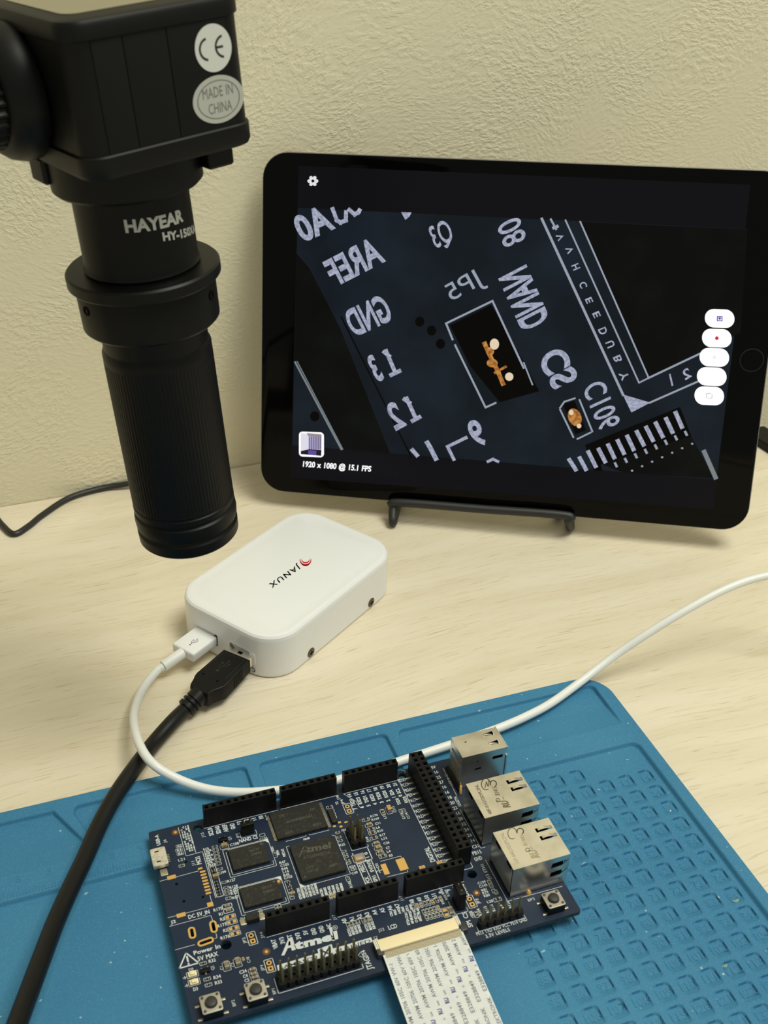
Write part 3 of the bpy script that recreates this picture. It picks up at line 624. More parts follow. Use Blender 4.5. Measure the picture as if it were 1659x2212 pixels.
# ------------------------------------------------------------------ white box
BX = frame((0, 0, 0), (.82, .5724, 0), (-.5724, .82, 0), (0, 0, 1))     # local e1 = long axis
x0, x1, y0, y1 = 118.2, 205.6, 62.3, 119.6; bc = ((x0 + x1) / 2, (y0 + y1) / 2)
BR = BX @ Matrix.Translation((*bc, 0))
box = root('white_box', 'white rounded plastic box with a small red and black logo', 'electronics box', BR)
ZT = 21.4
def shell():
    A = MB(); sw = 12
    # walls with the two port openings cut into the face at x0
    out = lambda i: rrect(*bc, x1 - x0 - 2 * i, y1 - y0 - 2 * i, 14 - i, 8)
    L = [(.9, .1), (.25, .5), (0, 1.1), (0, 2.0)]
    A.loft([[(x, y, z) for x, y in out(i)] for i, z in L], M=BX, cap1=False)
    A.loft([[(x, y, z) for x, y in out(i)] for i, z in ((0, 14.6), (0, ZT - 2.7), (0, ZT - 2.5), (.35, ZT - 1.1), (1.1, ZT - .35), (2.4, ZT), (2.6, ZT), (6.2, ZT), (6.7, ZT + .12))], M=BX, cap0=False)
    # middle band: ring without the stretch of the port face, then that stretch as a plate with holes
    O = out(0); xs_ = [p for p in O]; i0 = [i for i, p in enumerate(O) if abs(p[0] - x0) < 1e-3]; ys_ = sorted(O[i][1] for i in i0); ya, yb = ys_[0], ys_[-1]
    n = len(O)
    for i in range(n):
        j = (i + 1) % n
        if i in i0 and j in i0: continue
        A.add([(*O[i], 2.0), (*O[j], 2.0), (*O[j], 14.6), (*O[i], 14.6)], [[0, 1, 2, 3]], 0, BX)
    MP = BX @ frame((x0, 0, 0), (0, -1, 0), (0, 0, 1), (-1, 0, 0))
    H_ = []
    for c_ in (100.4, 80.2): H_.append(rrect(-c_, 8.6, 13.6, 6.2, .9, 3))
    PP = MB(); PP.plate([(-yb, 2.0), (-90.3, 2.0), (-90.3, 14.6), (-yb, 14.6)], [H_[0]], -1.6, 0, 0, MP); PP.plate([(-90.3, 2.0), (-ya, 2.0), (-ya, 14.6), (-90.3, 14.6)], [H_[1]], -1.6, 0, 0, MP)
    return A, PP
A, PP = shell(); cs = A.build('casing', M_white, box, smooth_deg=28, weld=True); PP.build('port_panel', M_white, cs, smooth_deg=0)
for c_ in (100.4, 80.2):
    A = MB(); A.box(x0 + 1.7, c_ - 7.4, 5, x0 + 16, c_ + 7.4, 12.4, 0, BX)
    A.build('port_socket', M_dark, box)
for x in (140.8, 183.7):
    Ms = BX @ frame((x, y0, 3.4), (1, 0, 0), (0, 0, 1), (0, -1, 0)); sm = mat('screw_bronze', C(98, 88, 68), .35, .7)
    s_ = MB().lathe([(2.25, -.6), (2.25, .15), (1.9, .35), (.1, .42)], 20, M=Ms).build('screw', sm, box)
    A = MB(); A.box(-1.1, -.22, .35, 1.1, .22, .5, 0, Ms); A.box(-.22, -1.1, .35, .22, 1.1, .5, 0, Ms); A.build('cross_slot', M_dark, s_)
A = MB(); zt = ZT + .17
f5 = ZR(520, 1160, 4.608)
for ch, a, b, c in (('JANUX', (566, 272), (272, 474), (599, 310)),):
    label3(A, ch, px(*f5(*a), zt), px(*f5(*b), zt), px(*f5(*c), zt), off=.02, tr=.13)
k0 = len(A.f)
for q in range(k0):
    f = A.f[q]; a_, b_, c_ = (Vector(A.v[i]) for i in f[:3])
    if (b_ - a_).cross(c_ - a_).z < 0: A.f[q] = f[::-1]
A.build('logo_lettering', mat('logo_black', C(8, 8, 9), .6, spec=.1), box, smooth_deg=0)
A = MB()
def arcpx(c, rx, ry, a0, a1, w, n=16):
    lo = []
    for i in range(n + 1):
        t = i / n; a = math.radians(a0 + (a1 - a0) * t); k = w * math.sin(math.pi * (.08 + .84 * t))
        for q in (-k, k): lo.append(Vector(px(*f5(c[0] + (rx + q) * math.cos(a), c[1] + (ry + q) * math.sin(a)), zt)))
    fs = [[2 * i, 2 * i + 1, 2 * i + 3, 2 * i + 2] for i in range(n)]
    A.add(lo, [f if (lo[f[1]] - lo[f[0]]).cross(lo[f[2]] - lo[f[0]]).z > 0 else f[::-1] for f in fs])
arcpx((645, 228), 54, 50, -15, 195, 8); arcpx((645, 224), 38, 32, -5, 185, 6.5); arcpx((645, 222), 58, 62, 42, 138, 6)
A.build('logo_emblem', mat('logo_red', C(190, 14, 24), .45, spec=.2), box, smooth_deg=0)
A = MB(); Mc = BX @ frame((x0 - .06, 74.3, 3.0), (0, -1, 0), (0, 0, 1), (-1, 0, 0))
label3(A, 'C', Mc @ Vector((1.0, -1, 0)), Mc @ Vector((-1.0, -1, 0)), Mc @ Vector((1.0, 1.1, 0)), off=.02); A.f = [f[::-1] for f in A.f]
A.build('port_mark', mat('mark_black', C(26, 24, 24), .5), box, smooth_deg=0)

# ------------------------------------------------------------------ white USB cable
def usb_symbol(A, M, s, w, z=0, mi=0):
    def ln(pts):
        for (ax, ay), (bx, by) in zip(pts[:-1], pts[1:]): bar3(A, M @ Vector((ax * s, ay * s, z)), M @ Vector((bx * s, by * s, z)), w, M.to_3x3() @ Vector((0, 0, 1)), mi, w * .3)
    ln([(-1, 0), (1, 0)]); ln([(-.6, 0), (-.2, .4), (.35, .4)]); ln([(-.25, 0), (.15, -.4), (.6, -.4)])
    for c, r in (((-1, 0), .2), ((.4, .4), .14), ((.65, -.4), .14)):
        A.add([M @ Vector((c[0] * s + r * s * math.cos(k), c[1] * s + r * s * math.sin(k), z + .02)) for k in [math.pi / 4 * i for i in range(8)]], [list(range(8))], mi)
    A.add([M @ Vector((1.25 * s, 0, z)), M @ Vector((.95 * s, .18 * s, z)), M @ Vector((.95 * s, -.18 * s, z))], [[0, 1, 2]], mi)
wc = root('white_usb_cable', 'white USB cable looping from the white box behind the circuit board', 'cable', BX @ Matrix.Translation((110, 98, 0)))
WX0, WX1, WY0, WY1, WZ0, WZ1 = 104.4, 118.6, 94.2, 106.1, 5.9, 10.3
MW = BX @ Matrix.Translation((0, 0, 0))
A = MB(); Mp = MW @ frame((WX0, (WY0 + WY1) / 2, (WZ0 + WZ1) / 2), (0, 1, 0), (0, 0, 1), (1, 0, 0))
A.rbox(0, 0, WY1 - WY0, WZ1 - WZ0, 0, 0, .8, [(.5, 0), (0, .4), (0, WX1 - WX0 - .3), (.3, WX1 - WX0)], M=Mp, seg=3)
pg = A.build('plug', M_white, wc)
A = MB(); A.rbox(0, 0, 11.2, 3.6, 0, 0, .4, [(0, WX1 - WX0), (0, WX1 - WX0 + 12)], M=Mp, seg=2); A.build('plug_tip', M_steel, pg)
A = MB(); usb_symbol(A, MW @ Matrix.Translation((110.4, 99.6, 0)), 2.2, .28, WZ1 + .03); A.build('usb_symbol', mat('symbol_grey', C(140, 136, 128), .5), pg, smooth_deg=0)
f1 = ZR(340, 1320, 5.925)
s0 = MW @ Vector((WX0 + .5, 100.4, 7.9)); s1 = Vector(px(*f1(78, 705), 6.0))
d_ = (s1 - s0).normalized()
MB().tube([s0, s1], 2.35, 16, sub=1).build('strain_relief', M_whitec, wc)
P = [s0.lerp(s1, .5), s1 + d_ * .5] + [Vector(px(u, v, z)) for u, v, z in ((338, 1450, 5.5), (312, 1483, 5), (296, 1516, 6), (289, 1556, 8), (300, 1605, 12), (328, 1648, 13), (378, 1680, 9), (445, 1704, 6.4), (520, 1712, 5.8), (604, 1707, 5.8), (668, 1698, 5.8), (735, 1684, 5.8), (800, 1665, 5.8), (868, 1643, 5.8), (970, 1610, 5.8), (1030, 1590, 5.8), (1085, 1570, 5.8), (1140, 1546, 5.8), (1190, 1519, 5.8), (1250, 1476, 6.4), (1320, 1422, 12), (1400, 1368, 21), (1480, 1319, 29), (1560, 1276, 35), (1630, 1250, 38), (1700, 1240, 40), (1780, 1252, 40))]
P += [P[-1] + Vector((45, -12, -8)), P[-1] + Vector((95, -30, -32)), Vector((P[-1].x + 135, P[-1].y - 45, 1.8)), Vector((P[-1].x + 180, P[-1].y - 50, 1.8))]
P = P[:-2] + [Vector((p.x, p.y, max(p.z, 1.8))) for p in P[-2:]]
MB().tube(P, 1.7, 12, sub=6).build('cable', M_whitec, wc)

# ------------------------------------------------------------------ black USB cable
M_rub = mat('cable_rubber_black', C(15, 15, 15), .42, spec=.3, bump=(500, .08, .0003))
f1 = ZR(340, 1320, 5.925)
bkc = root('black_usb_cable', 'thick black USB cable running from the white box down over the mat', 'cable', BX @ Matrix.Translation((105, 79, 0)))
PZ0, PZ1 = 3.4, 10.5
poly = [(116.0, 74.0), (114.6, 86.7), (97.4, 85.6), (95.6, 85.1), (94, 84.2), (91, 83), (90, 82.2), (89.8, 81), (90.1, 75.5), (90.6, 73.4), (93.2, 73.2), (96.2, 71.9), (98.2, 71.2)]
poly = [(x, y + .0) for x, y in poly]
cxp = sum(p[0] for p in poly) / len(poly); cyp = sum(p[1] for p in poly) / len(poly)
def ins(i): return [(cxp + (x - cxp) * (1 - i / 12), cyp + (y - cyp) * (1 - i / 7)) for x, y in poly]
A = MB(); A.loft([[(x, y, z) for x, y in ins(i)] for i, z in ((.5, PZ0), (0, PZ0 + .6), (0, PZ1 - .7), (.15, PZ1 - .25), (.5, PZ1))][::1], M=BX)
A.f = [f[::-1] for f in A.f] if sum((poly[i][0] * poly[(i + 1) % len(poly)][1] - poly[(i + 1) % len(poly)][0] * poly[i][1]) for i in range(len(poly))) < 0 else A.f
bp_ = A.build('plug', M_black, bkc, smooth_deg=30)
A = MB(); A.box(113, 74.4, 5.6, 126, 86.2, 10.0, 0, BX, bev=.4); tipo = A.build('plug_tip', M_steel, bp_)
A = MB(); A.box(116.4, 79.2, 9.9, 117.8, 81.2, 10.08, 0, BX); A.build('tip_window', M_dark, tipo)
for i in range(5): A = MB(); x = 104.2 + i * 1.35; y_ = 71.2 + (x + .37 - 98.2) * .157; A.box(x, y_ - .28, 4.3, x + .75, y_ + .6, 9.8, 0, BX, bev=.12); A.build('grip_rib', M_black, bp_)
A = MB(); usb_symbol(A, BX @ Matrix.Translation((106.4, 79.8, 0)), 3.4, .35, PZ1 + .03)
for a, b in (((101.5, 73.8), (114, 75.4)), ((114, 75.4), (113, 85.3)), ((101, 84.7), (113, 85.3))): bar3(A, BX @ Vector((*a, PZ1 + .03)), BX @ Vector((*b, PZ1 + .03)), .22, (0, 0, 1), 0, .1)
A.build('moulded_mark', mat('moulded_sheen', C(30, 30, 28), .3), bp_, smooth_deg=0)
for x, y in ((98.2, 82.8), (98.4, 75.6)): MB().lathe([(.55, 0), (.55, .05)], 10, M=BX @ Matrix.Translation((x, y, PZ1))).build('moulded_dimple', M_dark, bp_)
c0 = BX @ Vector((90.2, 78.4, 6.9)); c1 = Vector(px(*f1(372, 1245), 4.6)); d_ = (c1 - c0).normalized()
# ridged strain relief
prof = []; Ls = (c1 - c0).length
q = d_.to_track_quat('Z', 'Y').to_matrix().to_4x4(); Mr = Matrix.Translation(c0) @ q
A = MB(); A.lathe([(3.9, -1.5), (3.9, Ls * .34), (3.1, Ls * .36), (3.1, Ls * .46), (4.0, Ls * .48), (4.0, Ls * .62), (3.1, Ls * .64), (3.1, Ls * .74), (4.0, Ls * .76), (4.0, Ls * 1.0), (3.6, Ls * 1.04), (2.9, Ls * 1.05)], 20, M=Mr)
A.build('strain_relief', M_rub, bkc)
P = [c0.lerp(c1, .6), c1] + [Vector(px(u, v, z)) for u, v, z in ((372, 1560, 5.2), (330, 1608, 4.4), (290, 1660, 7.3), (250, 1718, 8.2), (215, 1782, 8.6), (185, 1850, 9.6), (152, 1920, 11), (120, 1992, 13), (92, 2065, 16), (62, 2145, 19), (36, 2215, 22), (5, 2300, 24))]
P += [P[-1] + Vector((-12, -30, -6)), Vector((P[-1].x - 22, P[-1].y - 62, 9.0)), Vector((P[-1].x - 36, P[-1].y - 100, 6.0))]
MB().tube(P, 2.95, 16, sub=7).build('cable', M_rub, bkc)

# black thing at the right edge of the frame
A = MB(); c = px(1678, 966, 0); Md = Matrix.Translation((c[0], c[1], 0)) @ Matrix.Rotation(math.radians(8), 4, 'Z')
A.rbox(1.5, 0, 15, 34, 0, 0, 2, [(.6, 0.02), (0, .6), (0, 4), (.8, 4.8)], M=Md @ Matrix.Translation((-4, 0, 0)), seg=4)
o = A.build('power_adapter', M_black); tag(o, 'small black block at the right edge, on the desk behind the tablet', 'adapter')

# ------------------------------------------------------------------ circuit board
ZP = 8.0                                             # level of the board's upper face
M_pcb = mat('board_navy', C(20, 34, 55), .42, spec=.35, noise=(60, C(25, 41, 64), .35, .7))
M_pcbe = mat('board_edge', C(34, 42, 52), .7, noise=(600, C(46, 54, 58), .4, .6))
M_hole = mat('board_clear_zone', C(23, 37, 58), .5)
M_fid = mat('clearance_amber', C(96, 62, 36), .6)
pcb = root('circuit_board', 'dark blue development board with black sockets and chips, lying on the mat', 'circuit board', Matrix.Translation((62, 16, 2.2)))
def b2(u, v, h=0): q = px(u, v, ZP + h); return float(q[0]), float(q[1])
def part(A, name, mats, parent=pcb, **k): return A.build(name, mats, parent, **k)
bx0, bx1, by0, by1 = -1.0, 124.0, -21.4, 53.6
def slot(a, b, r, n=8):
    a = Vector(a); b = Vector(b); d = (b - a).normalized(); q = Vector((-d.y, d.x)); out = []
    for c, s_ in ((b, 1), (a, -1)):
        for i in range(n + 1): t = -math.pi / 2 + math.pi * i / n; out.append(tuple(c + d * s_ * math.cos(t) * r + q * s_ * math.sin(t) * r))
    return out
slots = [((5.1, 11.0), (5.0, 8.9)), ((11.85, 11.2), (11.75, 8.9)), ((6.9, 5.35), (9.8, 5.6))]
holes = [circ(15.2, 49.9, 1.65, 20), circ(14.1, 2.4, 1.65, 20), circ(96.5, 2.9, 1.65, 20), circ(89.9, 50.6, 1.5, 20)]
vias = [circ(4.0, 29.6, .55, 10), circ(4.9, 22.3, .55, 10), circ(11.0, 22.0, .5, 10), circ(8.6, 37.4, .5, 10)]
jph = [(66.6, 43.3), (66.6, 41.2), (22.1, 3.2), (22.1, 1.1), (24.85, -7.8), (24.85, -9.8), (91.8, -5.8), (91.8, -8.0)]
A = MB(); A.plate(rrect((bx0 + bx1) / 2, (by0 + by1) / 2, 125, 75, .8, 4), holes + vias + [slot(a, b, .55) for a, b in slots] + [circ(x, y, .42, 8) for x, y in jph], ZP - 1.6, ZP, 0, wall=1)
part(A, 'substrate', [M_pcb, M_pcbe], smooth_deg=0)
for x, y in ((6, -16), (118, -13), (20, 46), (112, 24)): part(MB().lathe([(2.4, 2.2), (2.6, 2.6), (2.4, ZP - 1.6)], 14, M=Matrix.Translation((x, y, 0))), 'rubber_foot', M_black)
# gold: slots, pads
for a, b in slots: A = MB(); A.plate(slot(a, b, 1.15, 8), [slot(a, b, .52, 8)], ZP + .01, ZP + .06); part(A, 'plated_slot', M_gold, smooth_deg=0)
for i, (x, y) in enumerate(jph): A = MB(); A.plate(circ(x, y, .85, 14) if i % 2 == 0 else rrect(x, y, 1.6, 1.6, .05, 1), [circ(x, y, .4, 8)], ZP + .01, ZP + .06); part(A, 'plated_hole', M_gold, smooth_deg=0)
def pad(x, y, w, h, ang=0, r=.1):
    A = MB(); A.rbox(0, 0, w, h, .01, .07, r, M=Matrix.Translation((x, y, ZP)) @ Matrix.Rotation(math.radians(ang), 4, 'Z'), seg=2); part(A, 'solder_pad', M_gold, smooth_deg=0)
for i in range(9): pad(13.0 + (0 if i else -.5), 33.0 - i * 1.27 + (.2 if not i else 0), 1.9 if i else 1.5, .75, r=.3 if i else .1)
for x, y, w, h in ((3.0, 32.7, 2.8, 1.5), (3.1, 17.4, 2.8, 1.5), (12.6, 18.4, 1.9, 1.7), (70.0, 13.8, 1.8, 4.4), (76.0, 13.9, 3.0, 4.8)): pad(x, y, w, h)
for x, y in ((7.7, 50.7), (25.1, -3.8), (94.9, -4.4), (35.5, 20.2)):
    part(MB().lathe([(.55, .01), (.55, .06)], 12, M=Matrix.Translation((x, y, ZP))), 'fiducial_dot', M_gold)
    A = MB(); A.plate(circ(x, y, 1.25, 16), [circ(x, y, .6, 12)], ZP + .005, ZP + .02); part(A, 'clear_ring', M_fid, smooth_deg=0)
# --- sockets with open square contacts
def socket(x0, y0, nx, ny, name='pin_socket'):
    A = MB(); p = 2.54; h = 8.5; e = .12
    X0, X1, Y0, Y1 = x0 + e, x0 + nx * p - e, y0 + .02, y0 + ny * p - .02
    A.loft([[(X0, Y0, ZP), (X1, Y0, ZP), (X1, Y1, ZP), (X0, Y1, ZP)], [(X0, Y0, ZP + h), (X1, Y0, ZP + h), (X1, Y1, ZP + h), (X0, Y1, ZP + h)]], cap1=False)
    for i in range(nx):
        for j in range(ny):
            cx, cy = x0 + (i + .5) * p, y0 + (j + .5) * p
            xa = X0 if i == 0 else cx - p / 2; xb = X1 if i == nx - 1 else cx + p / 2; ya = Y0 if j == 0 else cy - p / 2; yb = Y1 if j == ny - 1 else cy + p / 2
            L = []
            for (a, b, c, d), z in (((xa, xb, ya, yb), h), ((cx - .68, cx + .68, cy - .68, cy + .68), h), ((cx - .42, cx + .42, cy - .42, cy + .42), h - .45), ((cx - .42, cx + .42, cy - .42, cy + .42), h - 3)):
                L.append([(a, c, ZP + z), (b, c, ZP + z), (b, d, ZP + z), (a, d, ZP + z)])
            A.loft([L[0], L[1]], 0, cap0=False, cap1=False); A.loft([L[1], L[2], L[3]], 1, cap0=False, cap1=True)
    return part(A, name, [M_sock, M_dark], smooth_deg=0)
for x, y, n in ((17.53, 49.53, 10), (44.45, 49.53, 8), (67.31, 49.53, 8), (26.67, 1.27, 8), (49.53, 1.27, 8), (72.39, 1.27, 8)): socket(x, y, n, 1)
socket(92.75, 7.05, 2, 18)
# solder tails along the inner side of the double socket
for k in range(17):
    y = 49.2 - k * 2.54 - .3; A = MB(); A.box(90.3, y - .35, ZP, 92.6, y + .35, ZP + .35, bev=.1); part(A, 'solder_tail', M_tin)
# --- pin headers
def pin(x, y, h0, h1, par, w=.64):
    A = MB(); k = w / 2; A.loft([[(x - k, y - k, z), (x + k, y - k, z), (x + k, y + k, z), (x - k, y + k, z)] for z in (ZP + h0, ZP + h1 - .5)], cap1=False)
    A.loft([[(x - k, y - k, ZP + h1 - .5), (x + k, y - k, ZP + h1 - .5), (x + k, y + k, ZP + h1 - .5), (x - k, y + k, ZP + h1 - .5)], [(x - k * .5, y - k * .5, ZP + h1), (x + k * .5, y - k * .5, ZP + h1), (x + k * .5, y + k * .5, ZP + h1), (x - k * .5, y + k * .5, ZP + h1)]])
    return A.build('pin', M_pin, par, smooth_deg=0)
def header(x0, y0, nx, ny, name, tall=9.0, label=None):
    A = MB(); p = 2.54; c = .55
    for i in range(nx):
        for j in range(ny):
            a, b = x0 + i * p, y0 + j * p
            o = [(a + c, b), (a + p - c, b), (a + p, b + c), (a + p, b + p - c), (a + p - c, b + p), (a + c, b + p), (a, b + p - c), (a, b + c)]
            A.prism(o, ZP, ZP + 2.5)
    o = part(A, name, M_sock, smooth_deg=0)
    for i in range(nx):
        for j in range(ny): pin(x0 + (i + .5) * p, y0 + (j + .5) * p, 2.4, tall, o)
    return o
header(25.5, -18.0, 10, 2, 'pin_header'); header(90.15, -17.65, 6, 1, 'pin_header'); header(62.3, 24.9, 2, 3, 'pin_header')
def jumper(x0, y0):
    A = MB(); A.box(x0, y0, ZP, x0 + 2.54, y0 + 5.08, ZP + 2.5, bev=.2); o = part(A, 'jumper_header', M_sock)
    for j in (0, 1): pin(x0 + 1.27, y0 + 1.27 + j * 2.54, 2.4, 8.4, o)
    A = MB(); A.box(x0 - .05, y0 - .05, ZP + 2.6, x0 + 2.5, y0 + 5.1, ZP + 8.0, bev=.25); A.build('jumper_cap', M_black, o)
    return o
jumper(86.4, -9.0)
A = MB(); A.box(28.9, 42.0, ZP, 32.9, 44.4, ZP + 2.4, bev=.2); o = part(A, 'jumper_header', M_sock)
for x in (29.9, 32.2): pin(x, 43.3, 2.2, 5.5, o)
A = MB(); A.box(28.6, 41.9, ZP + 2.2, 33.0, 44.0, ZP + 5.0, bev=.25); A.build('jumper_cap', M_black, o)
# --- integrated circuits
def chip(x0, y0, x1, y1, h, name, lift=.15):
    A = MB(); A.loft([[(x, y, ZP + z) for x, y in rrect((x0 + x1) / 2, (y0 + y1) / 2, x1 - x0 - 2 * i, y1 - y0 - 2 * i, .2, 1)] for i, z in ((.12, lift), (0, h * .5), (.1, h))])
    return part(A, name, M_chip, smooth_deg=20)
def marks(par, items, z):
    A = MB()
    for s_, x, y, cap, ang, wd_ in items:
        a = math.radians(ang); ex = Vector((math.cos(a), math.sin(a), 0)); ey = Vector((-math.sin(a), math.cos(a), 0)); o = Vector((x, y, z)); label3(A, s_, o, o + ex * wd_, o + ey * cap, off=.015)
    A.build('chip_print', M_chipmark, par, smooth_deg=0, kind='stuff')
c = chip(39.6, 36.1, 57.4, 48.0, 1.1, 'flash_chip'); zc = ZP + 1.12
marks(c, [('147', 55.6, 45.6, 1.1, 180, 2.2), ('SC', 44.5, 46.0, 1.1, 180, 2), ('29F2G08ABAEWP', 53.6, 42.8, 1.0, 180, 9.2), ('1508', 55.5, 38.6, 1.1, 0 + 180, 3), ('LV7', 45, 38.3, 1.1, 180, 2.4)], zc)
for sgn, xx in ((-1, 39.5), (1, 57.5)):
    for k in range(24):
        y = 47.6 - k * .484; A = MB(); A.box(min(xx, xx + sgn * 1.0), y - .12, ZP + .05, max(xx, xx + sgn * 1.0), y + .12, ZP + .28); A.build('lead', M_tin, c, smooth_deg=0)
c = chip(42.5, 16.8, 57.6, 32.0, 1.25, 'processor_chip'); zc = ZP + 1.27
A = MB(); f2 = ZR(580, 1600, 5.184); zq = 1.28
def bl3(u, v, h=zq): q = px(u, v, ZP + h); return tuple(q)
label3(A, 'tmel', bl3(*f2(432, 1250)), bl3(*f2(705, 1198)), bl3(*f2(424, 1182)), off=.03)
line3(A, [bl3(*f2(*p)) for p in ((345, 1298), (400, 1180), (425, 1180), (437, 1252))], .35, (0, 0, 1)); line3(A, [bl3(*f2(*p)) for p in ((385, 1240), (430, 1228))], .3, (0, 0, 1))
label3(A, 'ATSAMA5D36', bl3(*f2(390, 1330)), bl3(*f2(690, 1262)), bl3(*f2(385, 1298)), off=0); label3(A, 'CU', bl3(*f2(535, 1365)), bl3(*f2(585, 1355)), bl3(*f2(530, 1335)), off=0)
label3(A, 'ARM', bl3(*f2(680, 1420)), bl3(*f2(775, 1398)), bl3(*f2(678, 1388)), off=.02); label3(A, '1505', bl3(*f2(415, 1440)), bl3(*f2(505, 1418)), bl3(*f2(410, 1412)), off=0); label3(A, 'A2ECYA', bl3(*f2(430, 1480)), bl3(*f2(560, 1450)), bl3(*f2(425, 1455)), off=0); label3(A, 'A', bl3(*f2(620, 1395)), bl3(*f2(636, 1391)), bl3(*f2(618, 1372)), off=0)
A.build('chip_print', M_chipmark, c, smooth_deg=0, kind='stuff')
part(MB().lathe([(.35, 1.26), (.35, 1.3)], 12, M=Matrix.Translation((43.9, 18.2, ZP))), 'pin_mark', M_chipmark, parent=c)
for y0, y1, s_ in ((28.2, 36.9, 'D9PXV'), (12.8, 20.7, 'D9PXV')):
    c = chip(22.6, y0, 34.95, y1, 1.15, 'memory_chip'); marks(c, [(s_, 29.5, (y0 + y1) / 2 - .6, 1.0, 0, 3.6), ('5JC17', 29.3, (y0 + y1) / 2 + 1.2, .9, 0, 3.4)], ZP + 1.17)
    MB().lathe([(.4, 1.15), (.4, 1.18)], 12, M=Matrix.Translation((33.8, y1 - 1.0, ZP))).build('pin_mark', M_chipmark, c)
chip(59.2, 37.2, 61.2, 43.6, 1.0, 'small_chip')
chip(21.9, 7.2, 26.0, 9.9, 2.0, 'diode_body', lift=.3)
for x in (20.9, 26.9): A = MB(); A.box(x - 1.0, 7.4, ZP, x + 1.0, 9.6, ZP + .5, bev=.15); part(A, 'diode_lead', M_tin)
def sot(x, y):
    A = MB(); A.box(x - 1.45, y - .7, ZP + .15, x + 1.45, y + .7, ZP + 1.0, bev=.15); o = part(A, 'transistor', M_black)
    for dx, dy in ((-.95, 1), (.95, 1), (0, -1)): A = MB(); A.box(x + dx - .2, y + dy * .7, ZP + .02, x + dx + .2, y + dy * 1.3, ZP + .4); A.build('lead', M_tin, o)
sot(22.2, 42.2); sot(6.1, -4.6)
# --- small surface-mount parts
M_cap = mat('capacitor_tan', C(152, 120, 76), .5); M_capg = mat('capacitor_grey', C(122, 110, 92), .5); M_org = mat('capacitor_orange', C(206, 138, 60), .45); M_res = mat('resistor_black', C(20, 20, 20), .5)
M_led = mat('led_cream', C(238, 224, 178), .3); M_cream = mat('connector_cream', C(238, 220, 178), .42); M_ivory = mat('connector_ivory', C(226, 222, 206), .4); M_dgrey = mat('connector_dark_grey', C(54, 54, 56), .45)
def smd(x, y, l, w, h, ang, name, body):
    M = Matrix.Translation((x, y, ZP)) @ Matrix.Rotation(math.radians(ang), 4, 'Z'); A = MB(); t = l * .22
    A.box(-l / 2 + t, -w / 2 + .02, .03, l / 2 - t, w / 2 - .02, h - .01, 0, M); A.box(-l / 2, -w / 2, .0, -l / 2 + t, w / 2, h, 1, M); A.box(l / 2 - t, -w / 2, .0, l / 2, w / 2, h, 1, M)
    part(A, name, [body, M_tin], smooth_deg=0)
SK = MB()                                            # all white print of the board
def sl(pts, w=.16): line3(SK, [(x, y, ZP + .03) for x, y in pts], w, (0, 0, 1))
def sr(x0, y0, x1, y1, w=.15): sl([(x0, y0), (x1, y0), (x1, y1), (x0, y1), (x0, y0)], w)
def st_(s_, x, y, cap, ang=0, wd_=None, off=.02, mb=None, z=.035):
    a = math.radians(ang); ex = Vector((math.cos(a), math.sin(a), 0)); ey = Vector((-math.sin(a), math.cos(a), 0)); wd_ = wd_ or len(s_) * cap * .72
    o = Vector((x, y, ZP + z)) - ex * wd_ / 2 - ey * cap / 2; label3(mb or SK, s_, o, o + ex * wd_, o + ey * cap, off=off)
def sq(s_, u, v, cap, ang=0, wd_=None, off=.02): x, y = b2(u, v); st_(s_, x, y, cap, ang, wd_, off)
fA, fB, fC, fD, fE, fF = ZR(300, 1600, 5.184), ZR(580, 1600, 5.184), ZR(840, 1540, 3.770), ZR(300, 1900, 5.184), ZR(560, 1900, 4.879), ZR(880, 1840, 4.366)
fG = ZR(380, 1760, 9.217)
def P_(f, x, y, h=0): return b2(*f(x, y), h)
# column of small resistors right of the card slot, upper group
xa, ya = P_(fG, 775, 640); xb, yb = P_(fG, 850, 975)
for i in range(6):
    t = i / 5; x, y = xa + (xb - xa) * t, ya + (yb - ya) * t; smd(x, y, 1.1, .55, .38, 0, 'resistor', M_res)
    sr(x - .9, y - .5, x + .9, y + .5, .13)
xa, ya = P_(fG, 718, 1062); xb, yb = P_(fG, 748, 1135)
smd(xa, ya, 1.1, .6, .38, 0, 'resistor', M_res); smd(xb, yb, 1.2, 1.2, .6, 0, 'inductor', M_res); xc, yc = P_(fG, 795, 1245); smd(xc, yc, 1.9, 1.2, 1.2, 0, 'capacitor', M_cap)
xd, yd = P_(fG, 795, 1350); xe, ye = P_(fG, 862, 1590)
for i in range(5): t = i / 4; x, y = xd + (xe - xd) * t, yd + (ye - yd) * t; smd(x, y, 1.1, .55, .38, 0, 'resistor', M_res)
sr(xa - 1.0, ye - .8, xa + 1.25, ya + .7, .2)
x, y = P_(fG, 965, 640); smd(x, y + .1, 1.9, 1.2, 1.3, 0, 'capacitor', M_cap); sr(x - 1.4, y - .9, x + 1.4, y + .9, .13)
for (u, v) in ((880, 1080), (960, 1345), (1000, 1450), (1010, 1515), (1020, 1580)): x, y = P_(fG, u, v); smd(x, y, .9, .45, .35, 0, 'resistor', M_res); sr(x - .8, y - .42, x + .8, y + .42, .12)
for (u, v) in ((1005, 1765), (480, 1400)): x, y = P_(fA, u, v); smd(x, y, 1.0, .5, .35, 0, 'resistor', M_res); sr(x - .9, y - .5, x + .9, y + .5, .13)
for k, (u, v) in enumerate(((988, 296), (1003, 348))): x, y = P_(fD, u, v); smd(x, y, 1.6, .9, .5, 0, 'resistor', M_capg); sr(x - 1.5, y - .75, x + 1.5, y + .75, .2)
for u, v in ((1022, 416), (1040, 476), (1060, 545), (1078, 605)):
    x, y = P_(fD, u, v); pad(x - .9, y, 1.0, 1.0); pad(x + .9, y, 1.0, 1.0); sr(x - 1.7, y - .78, x + 1.7, y + .78, .14)
